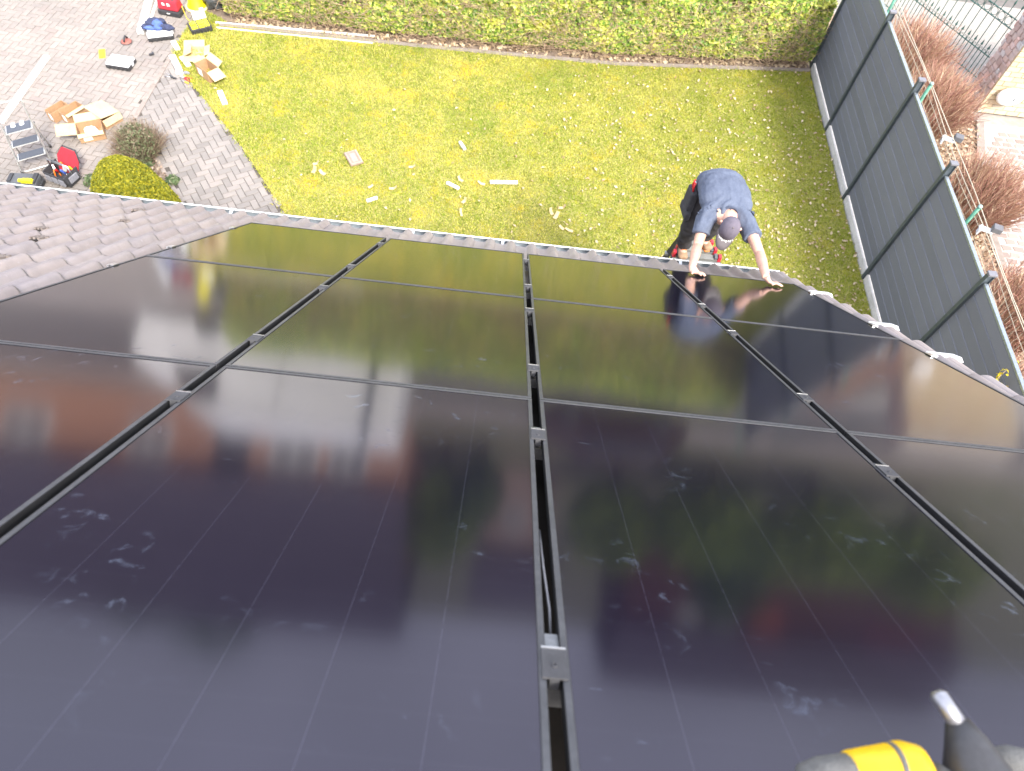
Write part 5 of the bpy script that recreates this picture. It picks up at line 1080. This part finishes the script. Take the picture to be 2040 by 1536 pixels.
# trunk under the shirt, neck, legs under the trousers
b.tube([(1.97, 5.30, 2.98), (1.97, 5.26, 3.09), (1.965, 5.08, 3.16), (1.96, 4.90, 3.19), (1.965, 4.78, 3.19), (1.97, 4.70, 3.19)], [(0.12, 0.10), (0.165, 0.11), (0.17, 0.11), (0.19, 0.11), (0.17, 0.09), (0.08, 0.06)], 14)
b.tube([NECK + Vector((0, 0.06, -0.02)), offs(NECK, HEAD, 0.4), offs(NECK, HEAD, 0.8)], [(0.066, 0.06), 0.058, 0.058], 12)
hv = []
bmh = bmesh.new(); bmesh.ops.create_uvsphere(bmh, u_segments=24, v_segments=16, radius=1)
for v in bmh.verts:
    x, y, z = v.co
    w = 0.078 * (1 - 0.16 * max(0, -z)) ; d = 0.098 if y < 0 else 0.095 * (1 - 0.06 * max(0, -z)); hv.append(hd(x * w, y * d + (0.012 if z < -0.3 else 0), z * 0.118))
hf = [tuple(q.index for q in f.verts) for f in bmh.faces]; bmh.free(); b.add(hv, hf)
b.tube([hd(0, 0.088, 0.02), hd(0, 0.108, -0.010), hd(0, 0.122, -0.028), hd(0, 0.095, -0.042)], [0.009, 0.012, 0.017, 0.010], 10)   # nose
b.tube([hd(-0.028, 0.086, -0.068), hd(0, 0.098, -0.066), hd(0.028, 0.086, -0.068)], 0.009, 8)                                  # lips
b.tube([hd(-0.03, 0.06, -0.10), hd(0, 0.085, -0.108), hd(0.03, 0.06, -0.10)], 0.022, 10)                                       # chin
b.tube([hd(-0.045, 0.082, 0.022), hd(0, 0.092, 0.026), hd(0.045, 0.082, 0.022)], 0.011, 8)                                     # brow
for s in (-1, 1):
    b.tube([hd(s * 0.078, -0.012, 0.026), hd(s * 0.094, -0.026, 0.018), hd(s * 0.092, -0.022, -0.015), hd(s * 0.078, -0.006, -0.036)], [0.008, 0.014, 0.013, 0.008], 10)   # ears
for (S_, E_, W_) in ((SL, EL, WL), (SR, ER, WR)):
    b.tube([S_ + Vector((0.05 if S_ is SL else -0.05, 0.06, 0.0)), S_, offs(S_, E_, 0.35), offs(S_, E_, 0.8), E_, offs(E_, W_, 0.3), offs(E_, W_, 0.7), W_], [0.055, 0.058, 0.055, 0.046, 0.043, 0.046, 0.037, (0.031, 0.026)], 14)
# hands: palm, four unequal bent fingers and a thumb each
def hand(W_, palm, tips, thumb, up):
    pc = Vector(palm); b.tube([W_, offs(W_, pc, 0.5), pc, offs(pc, Vector(tips[1]), 0.12)], [(0.031, 0.025), (0.040, 0.022), (0.045, 0.019), (0.038, 0.014)], 12, up=up)
    tipv = [Vector(t) for t in tips]; mid = sum(tipv, Vector()) / 4; d = (mid - pc).normalized(); sd = d.cross(Vector(up)).normalized()
    for k, tp in enumerate(tipv):
        base = pc + d * 0.028 + sd * (0.030 - 0.020 * k); kn = offs(base, tp, 0.5) + Vector(up) * 0.010
        b.tube([pc + sd * (0.02 - 0.013 * k), base, kn, offs(kn, tp, 0.6) + Vector(up) * 0.002, tp], [0.011, 0.0105, 0.0095, 0.0085, 0.006], 10)
    th = Vector(thumb); b.tube([offs(W_, pc, 0.45), offs(offs(W_, pc, 0.7), th, 0.45) + Vector(up) * 0.006, th], [0.015, 0.013, 0.009], 10)
nrm = RR @ Vector((0, 0, 1))
def tips_from(pc, dirv, lens, spread, h):
    pc = Vector(pc); d = Vector(dirv); d = (d - nrm * d.dot(nrm)).normalized(); sd = d.cross(nrm).normalized(); o = []
    for k in range(4):
        tp = pc + d * lens[k] + sd * (0.034 - 0.0225 * k) * spread; dist = (tp - EAVE).dot(nrm); o.append(tp - nrm * (dist - h))
    return o
PR_ = Vector((2.165, 3.852, 3.397)); PL_ = Vector((1.565, 3.927, 3.339))
XR = RR @ Vector((1, 0, 0)); YRv = RR @ Vector((0, 1, 0))
hand(WR, PR_, tips_from(PR_, XR * 0.93 - YRv * 0.35, (0.100, 0.112, 0.105, 0.085), 1.25, 0.0085), PR_ - YRv * 0.062 + XR * 0.012 - nrm * 0.013, nrm)
hand(WL, PL_, tips_from(PL_, XR * 0.75 - YRv * 0.62, (0.090, 0.108, 0.104, 0.085), 1.2, 0.0085), PL_ - YRv * 0.055 - XR * 0.03 - nrm * 0.014, nrm)
HL_, HRt = Vector((1.87, 5.28, 3.0)), Vector((2.09, 5.30, 3.0)); KL, KR = Vector((1.825, 5.20, 2.62)), Vector((2.115, 5.32, 2.62)); AL, AR = Vector((1.865, 5.27, 2.29)), Vector((2.11, 5.43, 2.29))
for (h_, k_, a_) in ((HL_, KL, AL), (HRt, KR, AR)): b.tube([h_, offs(h_, k_, 0.5), k_, offs(k_, a_, 0.4), a_, a_ + Vector((0, -0.08, -0.06))], [0.09, 0.078, 0.06, 0.058, 0.042, 0.036], 12)
remesh(b, 'body', M_skin, 0.0065, man, 3)
bpy.context.view_layer.update()
for o in [o for o in man.children]: o.matrix_parent_inverse = wmat(man).inverted()
# eyes
for s in (-1, 1):
    e = MB(); e.lathe(hd(s * 0.032, 0.0815, 0.004), [(0.001, 0.013), (0.009, 0.010), (0.0125, 0.003), (0.0125, -0.006)], 12, HR @ Matrix.Rotation(-math.pi / 2, 3, 'X')); e.build('eye', M_paper, man, True, world=True)
# T-shirt
b = MB()
b.tube([(1.985, 5.37, 2.985), (1.985, 5.345, 3.06), (1.98, 5.24, 3.135), (1.972, 5.08, 3.185), (1.962, 4.92, 3.205), (1.958, 4.80, 3.20), (1.962, 4.745, 3.20)], [(0.205, 0.135), (0.22, 0.15), (0.235, 0.15), (0.24, 0.145), (0.245, 0.14), (0.20, 0.115), (0.085, 0.072)], 24)
b.tube([(1.86, 4.88, 3.20), SL + Vector((0.01, 0.02, 0.0)), offs(SL, EL, 0.22), offs(SL, EL, 0.52)], [0.10, 0.092, 0.084, 0.082], 16)
b.tube([(2.05, 4.86, 3.21), SR + Vector((-0.01, 0.02, 0.0)), offs(SR, ER, 0.20), offs(SR, ER, 0.46)], [0.10, 0.092, 0.084, 0.082], 16)
sh = remesh(b, 'tshirt', M_shirt, 0.008, man, 4); sh.matrix_parent_inverse = wmat(man).inverted()
for v in sh.data.vertices:      # creases pulling towards the shoulders and across the back
    p = v.co; k = 0.013 * math.sin((p.x - 1.96) * 48 + (p.y - 4.7) * 30 * (1 if p.x > 1.96 else -1) + 6 * mnoise.noise(p * 5)) * max(0, 1 - abs(p.y - 4.76) / 0.17) + 0.010 * mnoise.noise(p * 9) + 0.005 * mnoise.noise(Vector((p.x * 40, p.y * 14, p.z * 30))) + 0.010 * math.sin(p.y * 55 + 4 * mnoise.noise(p * 6)) * max(0, min(1, (p.y - 5.15) / 0.15))
    v.co = p + v.normal * k
# sleeve hems and collar stand out as ribs
hem = MB()
def ringat(c, axis, r0, rr, n=22, e=1.0):
    ax = axis.normalized(); u = ax.cross(Vector((0, 0, 1))).normalized(); w = ax.cross(u)
    return [c + (u * math.cos(a) * r0 + w * math.sin(a) * r0 * e) for a in np.linspace(0, 2 * math.pi, n)]
hem.tube(ringat(NECK + Vector((-0.004, -0.03, 0.0)), HEAD - NECK, 0.075, 0.01), 0.011, 8, False); hem.build('collar', mat('shirt_rib', (0.05, 0.065, 0.10), (0.06, 0.075, 0.115), 0.9), sh, True, world=True)
# trousers, belt pouch, boots
b = MB()
b.tube([(1.98, 5.30, 3.10), (1.98, 5.34, 3.02), (1.98, 5.33, 2.93), (1.98, 5.31, 2.86)], [(0.17, 0.11), (0.185, 0.135), (0.175, 0.125), (0.12, 0.09)], 18)
for (h_, k_, a_, s) in ((HL_, KL, AL, -1), (HRt, KR, AR, 1)): b.tube([h_ + Vector((0, 0, 0.04)), offs(h_, k_, 0.3), offs(h_, k_, 0.7), k_, offs(k_, a_, 0.3), offs(k_, a_, 0.7), a_ + Vector((0, 0, -0.01))], [0.12, 0.112, 0.098, 0.088, 0.084, 0.078, 0.076], 16)
tr = remesh(b, 'trousers', M_trou, 0.011, man, 4); tr.matrix_parent_inverse = wmat(man).inverted()
for v in tr.data.vertices: v.co = v.co + v.normal * (0.012 * mnoise.noise(v.co * 9) + 0.006 * math.sin(v.co.z * 60 + 6 * mnoise.noise(v.co * 7)) * max(0, 1 - abs(v.co.z - 2.45) / 0.25))
PB = Vector((1.735, 5.24, 2.93))
b = MB(); b.box(PB + Vector((0, 0, 0)), (0.075, 0.17, 0.25), rotz(0.15), (0.95, 0.95)); b.box(PB + Vector((-0.012, -0.02, -0.13)), (0.06, 0.22, 0.10), rotz(0.15)); pch = b.build('belt_pouch', M_bfab, man, bevel=0.02, world=True)
for k, dy in enumerate((-0.035, 0.012)):
    m = MB(); m.tube([PB + Vector((-0.005, dy, 0.10)), PB + Vector((-0.02, dy + 0.005, 0.17)), PB + Vector((-0.012, dy + 0.02, 0.215))], [0.010, 0.012, 0.008], 8); m.build('pliers_handle', M_red, pch, True, world=True)
m = MB(); m.lathe(PB + Vector((0.01, 0.06, 0.13)), [(0.016, 0), (0.018, 0.02), (0.008, 0.03)], 10); m.build('white_knob', M_paper, pch, True, world=True)
for (a_, toe, mm) in ((AL, Vector((1.865, 5.115, 2.225)), M_boot), (AR, Vector((2.16, 5.29, 2.225)), M_boot)):
    d = (toe - a_); d.z = 0; d.normalize(); heel = a_ - d * 0.07; heel.z = 2.225
    b = MB(); b.tube([heel + Vector((0, 0, 0.0)), Vector((a_.x, a_.y, 2.235)), offs(Vector((a_.x, a_.y, 2.225)), toe, 0.5), offs(Vector((a_.x, a_.y, 2.225)), toe, 0.85), toe], [(0.036, 0.036), (0.045, 0.042), (0.050, 0.034), (0.052, 0.034), (0.032, 0.024)], 14)
    b.tube([Vector((a_.x, a_.y, 2.23)) - d * 0.02, a_ + Vector((0, 0, 0.05))], [0.050, 0.052], 14)
    bo = remesh(b, 'boot', mm, 0.006, man, 3); bo.matrix_parent_inverse = wmat(man).inverted()
    m = MB(); m.tube([heel + Vector((0, 0, -0.034)), offs(heel, toe, 0.5) + Vector((0, 0, -0.034)), toe + Vector((0, 0, -0.030))], [(0.042, 0.012), (0.052, 0.012), (0.042, 0.012)], 14); m.build('sole', M_org if a_ is AR else M_black, bo, True, world=True)
    m = MB()
    for k in range(3): c0 = offs(Vector((a_.x, a_.y, 2.285)), toe + Vector((0, 0, 0.045)), 0.18 + 0.16 * k); s_ = d.cross(Vector((0, 0, 1))); m.tube([c0 - s_ * 0.026, c0 + Vector((0, 0, 0.006)), c0 + s_ * 0.026], 0.004, 6)
    m.build('lace', M_org, bo, True, world=True)
# cap
cv, cf = [], []
bmh = bmesh.new(); bmesh.ops.create_uvsphere(bmh, u_segments=28, v_segments=18, radius=1)
idx = {}
for v in bmh.verts:
    if v.co.z > -0.02: idx[v.index] = len(cv); x, y, z = v.co; cv.append(hd(x * 0.089, y * 0.106 + 0.002, z * 0.118 + 0.016))
cf = [tuple(idx[q.index] for q in f.verts) for f in bmh.faces if all(q.index in idx for q in f.verts)]; bmh.free()
b = MB(); b.add(cv, cf); cap = b.build('cap', M_cap_, man, True, world=True); so = cap.modifiers.new('t', 'SOLIDIFY'); so.thickness = 0.004
b = MB(); b.lathe(hd(0, 0, 0.133), [(0.009, -0.003), (0.008, 0.003), (0.002, 0.006)], 12, HR); b.build('button', M_capv, cap, True, world=True)
b = MB(); V = []; F = []
for k, f in enumerate(np.linspace(-1, 1, 15)):
    a_ = f * 1.18; px_, py_ = math.sin(a_) * 0.089, math.cos(a_) * 0.106; e_ = 0.10 * (1 - abs(f) ** 3.2)
    for (q_, zz) in ((0, 0.016), (0.5, 0.012 - 0.010 * f * f), (1.0, 0.002 - 0.020 * f * f)): V.append(hd(px_ * (1 + 0.0 * q_), py_ + e_ * q_, zz + 0.004))
for k in range(14):
    for j in range(2): F.append((k * 3 + j, k * 3 + j + 1, k * 3 + 3 + j + 1, k * 3 + 3 + j))
b.add(V, F); vis = b.build('visor', M_capv, cap, True, world=True); so = vis.modifiers.new('t', 'SOLIDIFY'); so.thickness = 0.004
b = MB()         # white embroidered strokes above the visor
for k, f in enumerate(np.linspace(-0.72, 0.72, 9)):
    a_ = f * 1.1; w0, w1 = 0.006, (0.026 if k % 2 else 0.020); P_ = []
    for (da, w_) in ((-0.055, w0), (0.060, w0 + 0.002), (0.045, w1), (-0.035, w1 - 0.004)):
        P_.append(hd(math.sin(a_ + da) * (0.089 + w_ * 0.3), math.cos(a_ + da) * 0.106 + w_, 0.026 - 0.012 * f * f))
    b.sheet(P_, 0.0015)
b.build('embroidery', M_paper, cap, world=True)

# ================================================================== CORDLESS TOOL NEAR THE LENS
DC = PW(2.93, -5.03, 0)
dr = thing('cordless_drill', 'yellow and grey cordless drill with a steel bit lying at the near lower right corner', 'drill', DC)
M_dy = mat('drill_yellow', (0.80, 0.50, 0.005), (0.74, 0.45, 0.005), 0.4, nscale=10); M_rub2 = mat('grey_rubber', (0.105, 0.105, 0.10), (0.15, 0.15, 0.14), 0.75, nscale=60, bump=0.6, bscale=200)
ex, ey, ez = XR, -YRv, nrm
def dp(x, y, z): return DC + ex * x + ey * y + ez * z
def tb_(m, name, pts, rs, seg=18): q_ = MB(); q_.tube([Vector(p) for p in pts], rs, seg); return q_.build(name, m, dr, True, world=True)
tb_(M_dy, 'motor_housing', [(0.584, 0.084, 6.464), (0.597, 0.088, 6.461), (0.625, 0.092, 6.460), (0.655, 0.095, 6.457), (0.678, 0.097, 6.456), (0.699, 0.097, 6.456), (0.716, 0.095, 6.455)], [0.026, 0.036, 0.039, 0.043, 0.0475, 0.044, 0.024], 24)
tb_(M_rub2, 'seam_band', [(0.655, 0.095, 6.457), (0.662, 0.095, 6.457)], [0.0448, 0.0462], 24)
tb_(M_rub2, 'rubber_bumper', [(0.508, 0.072, 6.462), (0.519, 0.074, 6.464), (0.549, 0.079, 6.462), (0.591, 0.086, 6.462)], [0.010, 0.026, 0.033, 0.034])
tb_(M_rub2, 'grip', [(0.721, 0.096, 6.449), (0.747, 0.079, 6.449), (0.771, 0.043, 6.478)], [0.028, 0.032, 0.036])
tb_(M_black, 'chuck', [(0.796, 0.083, 6.459), (0.790, 0.112, 6.462), (0.780, 0.149, 6.470), (0.771, 0.177, 6.473)], [0.054, 0.047, 0.031, 0.0175])
tb_(mat('steel_bit', (0.40, 0.40, 0.42), (0.30, 0.30, 0.32), 0.35, 0.8, nscale=60), 'bit', [(0.771, 0.170, 6.476), (0.756, 0.195, 6.478), (0.750, 0.211, 6.474), (0.747, 0.218, 6.474)], [0.014, 0.0135, 0.0145, 0.008])
tb_(M_rub2, 'side_clip', [(0.834, 0.124, 6.426), (0.877, 0.131, 6.421), (0.910, 0.123, 6.427)], [0.022, 0.026, 0.03])
# ================================================================== ACROSS THE STREET (seen mirrored in the glass)
M_asph = mat('street_asphalt', (0.105, 0.095, 0.088), (0.135, 0.122, 0.112), 0.9, nscale=0.8)
flat('road', [(-80, 14.6), (80, 14.6), (80, 19.0), (-80, 19.0)], -0.03, M_asph)
M_pave = mat('pavement_slab', (0.30, 0.26, 0.235), (0.25, 0.22, 0.2), 0.9, nscale=1.0)
flat('pavement', [(-80, 13.2), (5.3, 13.2), (5.3, 14.5), (-80, 14.5)], -0.02, M_pave)
flat('far_pavement', [(-80, 19.1), (80, 19.1), (80, 20.6), (-80, 20.6)], -0.02, M_pave)
van = thing('white_van', 'white panel van parked on the street beyond the hedge', 'van', (-4.7, 14.6, 0))
M_vw = mat('van_white', (0.88, 0.87, 0.85), (0.85, 0.84, 0.82), 0.35, nscale=1)
b = MB(); prof = [(-3.3, 0.30), (2.7, 0.30), (2.7, 2.3), (2.55, 2.42), (-1.5, 2.42), (-1.8, 2.3), (-2.45, 1.52), (-3.2, 1.38), (-3.33, 1.05)]
V = [(x, -0.98 + (0.06 if z > 1.4 else 0), z) for x, z in prof] + [(x, 0.98 - (0.06 if z > 1.4 else 0), z) for x, z in prof]; n_ = len(prof)
b.add(V, [tuple(range(n_)), tuple(range(2 * n_ - 1, n_ - 1, -1))] + [(i, (i + 1) % n_, n_ + (i + 1) % n_, n_ + i) for i in range(n_)]); b.build('body', M_vw, van, bevel=0.05)
M_dglass = mat('dark_glass', (0.02, 0.022, 0.025), (0.03, 0.032, 0.035), 0.1)
b = MB(); b.add([(-2.35, -0.985, 1.42), (-1.25, -0.985, 1.42), (-1.25, -0.94, 2.12), (-1.85, -0.94, 2.12)], [(0, 1, 2, 3)]); b.build('side_window', M_dglass, van)
b = MB(); b.add([(-2.47, -0.86, 1.45), (-2.47, 0.86, 1.45), (-1.88, 0.82, 2.24), (-1.88, -0.82, 2.24)], [(0, 1, 2, 3)]); b.build('windscreen', M_dglass, van)
b = MB(); b.box((0.05, -0.99, 1.3), (0.02, 0.012, 1.8)); b.box((1.3, -0.99, 1.55), (2.4, 0.012, 0.02)); b.build('door_seam', M_dgrey, van)
for wx in (-1.75, 1.8):
    for sy in (-0.9, 0.9): b = MB(); b.lathe((wx, sy, 0.34), [(0.20, -0.11), (0.34, -0.10), (0.34, 0.10), (0.20, 0.11)], 20, Matrix.Rotation(math.pi / 2, 3, 'X')); b.build('wheel', M_black, van, True)
pl = MB(); pl.tube([(-2.6, 13.5, 0), (-2.6, 13.5, 3.4)], 0.06, 8); tag(pl.build('lamp_post', M_post, None, True), 'slim dark lamp post on the pavement in front of the white van', 'lamp post')
def simple_house(name, label, x0, x1, y0, y1, hw, hr, mw, mr, wins, doors=(), ridge='x'):
    t = thing(name, label, 'house', ((x0 + x1) / 2, y0, 0)); b = MB(); b.box(((x0 + x1) / 2, (y0 + y1) / 2, hw / 2), (x1 - x0, y1 - y0, hw))
    ym, xm = (y0 + y1) / 2, (x0 + x1) / 2
    if ridge == 'x': b.sheet([(x0 + 0.02, y0, hw), (x0 + 0.02, y1, hw), (x0 + 0.02, ym, hr - 0.1)], 0.1); b.sheet([(x1 - 0.02, y0, hw), (x1 - 0.02, ym, hr - 0.1), (x1 - 0.02, y1, hw)], 0.1)
    else: b.sheet([(x0, y0 + 0.02, hw), (xm, y0 + 0.02, hr - 0.1), (x1, y0 + 0.02, hw)], 0.1)
    b.build('wall', mw, t, world=True); r = MB(); e = 0.35
    if ridge == 'x':
        s = (hr - hw) / (ym - y0)
        r.sheet([(x0 - e, y0 - e, hw - e * s), (x1 + e, y0 - e, hw - e * s), (x1 + e, ym, hr), (x0 - e, ym, hr)], 0.12); r.sheet([(x0 - e, ym, hr), (x1 + e, ym, hr), (x1 + e, y1 + e, hw - e * s), (x0 - e, y1 + e, hw - e * s)], 0.12)
    else:
        s = (hr - hw) / (xm - x0)
        r.sheet([(x0 - e, y0 - e, hw - e * s), (xm, y0 - e, hr), (xm, y1, hr), (x0 - e, y1, hw - e * s)], 0.12); r.sheet([(xm, y0 - e, hr), (x1 + e, y0 - e, hw - e * s), (x1 + e, y1, hw - e * s), (xm, y1, hr)], 0.12)
    r.build('roof', mr, t, world=True)
    for (wx, wz, ww, wh) in wins:
        f = MB(); f.box((wx, y0 - 0.02, wz), (ww, 0.10, wh)); o = f.build('window', M_vw, t, world=True)
        for s_ in (-1, 1): f = MB(); f.box((wx + s_ * ww * 0.235, y0 - 0.075, wz), (ww * 0.40, 0.02, wh * 0.86)); f.build('pane', mat('house_pane', (0.30, 0.30, 0.28), (0.22, 0.22, 0.21), 0.2), o, world=True)
    for (wx, ww, wh) in doors: f = MB(); f.box((wx, y0 - 0.02, wh / 2), (ww, 0.10, wh)); f.build('door', M_trou, t, world=True)
    return t
M_orb = mat('orange_brick', (0.50, 0.27, 0.165), (0.43, 0.22, 0.13), 0.9, nscale=3); M_slate = mat('dark_roof', (0.0589, 0.0496, 0.062), (0.0775, 0.0651, 0.0806), 0.75, nscale=2); M_rr = mat('red_roof', (0.4185, 0.093, 0.062), (0.341, 0.0775, 0.0527), 0.8, nscale=2)
simple_house('brick_house', 'orange brick bungalow with white windows and dark roof across the street', -17.5, -2.6, 21.0, 29.5, 2.75, 6.8, M_orb, M_slate, [(-14.5, 1.55, 1.5, 1.2), (-10.6, 1.55, 1.3, 1.2), (-6.0, 1.55, 1.5, 1.2), (-4.3, 1.55, 1.2, 1.2)], [(-8.0, 1.1, 2.4)])
simple_house('pale_house', 'narrow pale pink rendered house across the street', 0.3, 3.0, 27, 33, 3.6, 5.4, mat('pink_render', (0.40, 0.30, 0.26), (0.36, 0.27, 0.23), 0.9), M_slate, [(1.5, 2.0, 0.9, 1.0)], (), 'x')
simple_house('far_house', 'dark house with white upper windows and red shutters behind the trees', 8.5, 27, 38, 46, 5.6, 8.4, mat('dusky_brick', (0.11, 0.05, 0.042), (0.09, 0.042, 0.036), 0.9), M_slate, [(12.0, 4.9, 1.3, 1.5), (13.9, 4.9, 1.3, 1.5)], (), 'x')
b = MB(); b.box((16.2, 37.9, 4.7), (1.8, 0.15, 2.0)); tag(b.build('awning', mat('orange_awning', (0.30, 0.085, 0.045), (0.25, 0.07, 0.04), 0.8)), 'orange-red awning on the front of the dark far house', 'awning')
b = MB(); b.box((23.2, 37.9, 4.7), (3.2, 0.15, 0.9)); tag(b.build('red_banner', mat('dull_red', (0.15, 0.03, 0.028), (0.12, 0.025, 0.024), 0.8)), 'long dull red panel on the front of the dark far house', 'panel')
M_tree1 = leafmat('broad_leaf', [(0, (0.08312, 0.1425, 0.0285)), (0.6, (0.202, 0.285, 0.0475)), (1, (0.38, 0.4512, 0.08312))], 0.25); M_tree2 = leafmat('dark_leaf', [(0, (0.0475, 0.08312, 0.0285)), (0.6, (0.1069, 0.1662, 0.0475)), (1, (0.19, 0.2612, 0.07125))], 0.2)
M_bark = mat('tree_bark', (0.09, 0.065, 0.048), (0.13, 0.10, 0.075), 0.95, nscale=8)
def tree(label, x, y, h, r, m, n=2600):
    t = thing('tree', label, 'tree', (x, y, 0), group='trees across the street'); b = MB()
    b.tube([(0, 0, 0), (0.05, 0, h * 0.3), (0.0, 0.08, h * 0.7)], [0.16, 0.12, 0.05], 8)
    for k in range(6): a = k * 1.05; b.tube([(0, 0, h * (0.22 + 0.05 * k)), (math.cos(a) * r * 0.35, math.sin(a) * r * 0.35, h * (0.4 + 0.05 * k)), (math.cos(a) * r * 0.7, math.sin(a) * r * 0.7, h * (0.5 + 0.06 * k))], [0.07, 0.045, 0.015], 6)
    b.build('trunk', M_bark, t, True)
    v = RNG.normal(0, 1, (n, 3)); v /= np.linalg.norm(v, axis=1)[:, None]; cl = RNG.normal(0, 1, (26, 3)); cl /= np.linalg.norm(cl, axis=1)[:, None]
    k = RNG.integers(0, 26, n); P = cl[k] * 0.62 + v * 0.42 * RNG.uniform(0.3, 1, (n, 1)) ** 0.5
    P = P * np.array([r, r, h * 0.42]) + np.array([0, 0, h * 0.57]); V, F = leaf_cloud(P, v, 0.20, 1.4, 0.8, 0.3); link('crown', big_mesh('crown', V, F, m), t)
for (x, y, h, r, m, lb) in ((-1.4, 24.5, 4.4, 1.5, M_tree1, 'round olive green tree just right of the orange brick bungalow'), (0.0, 23.5, 3.0, 0.9, M_tree2, 'small dark tree in front of the pale pink house'), (5.0, 24.5, 3.9, 1.7, M_tree1, 'leftmost bright green tree, beyond the parked car'), (8.2, 23.0, 3.9, 2.3, M_tree1, 'broad bright green tree, second from the left beyond the parked car'), (11.8, 23.0, 4.2, 2.6, M_tree1, 'broadest bright green tree, third from the left beyond the parked car'), (16.2, 24.0, 4.4, 2.5, M_tree1, 'far right bright green tree across the street'), (-12.5, 35.0, 9.2, 3.6, M_tree2, 'tall dark round tree rising behind the orange brick bungalow'), (-16.5, 36.0, 8.2, 3.0, M_tree2, 'dark tree behind the left end of the orange brick bungalow'), (10.5, 28.0, 5.3, 2.0, M_tree2, 'tall dark tree behind the bright green trees')):
    tree(lb, x, y, h, r, m, 4200)
car = thing('parked_car', 'dark brown hatchback parked across the street', 'car', (3.6, 18.3, 0))
b = MB(); prof = [(-2.0, 0.3), (2.0, 0.3), (2.05, 0.75), (1.75, 0.98), (1.2, 1.45), (-0.6, 1.47), (-1.25, 1.0), (-2.0, 0.85), (-2.08, 0.55)]; n_ = len(prof)
V = [(x, -0.85 + (0.12 if z > 1.2 else 0), z) for x, z in prof] + [(x, 0.85 - (0.12 if z > 1.2 else 0), z) for x, z in prof]
b.add(V, [tuple(range(n_)), tuple(range(2 * n_ - 1, n_ - 1, -1))] + [(i, (i + 1) % n_, n_ + (i + 1) % n_, n_ + i) for i in range(n_)]); b.build('body', mat('car_brown', (0.055, 0.028, 0.024), (0.045, 0.022, 0.019), 0.25), car, bevel=0.05)
b = MB(); b.add([(-1.1, -0.87, 1.0), (1.5, -0.87, 1.0), (1.1, -0.74, 1.4), (-0.6, -0.74, 1.42)], [(0, 1, 2, 3)]); b.build('side_window', M_dglass, car)
for wx in (-1.3, 1.3):
    for sy in (-0.78, 0.78): b = MB(); b.lathe((wx, sy, 0.31), [(0.18, -0.09), (0.31, -0.08), (0.31, 0.08), (0.18, 0.09)], 18, Matrix.Rotation(math.pi / 2, 3, 'X')); b.build('wheel', M_black, car, True)
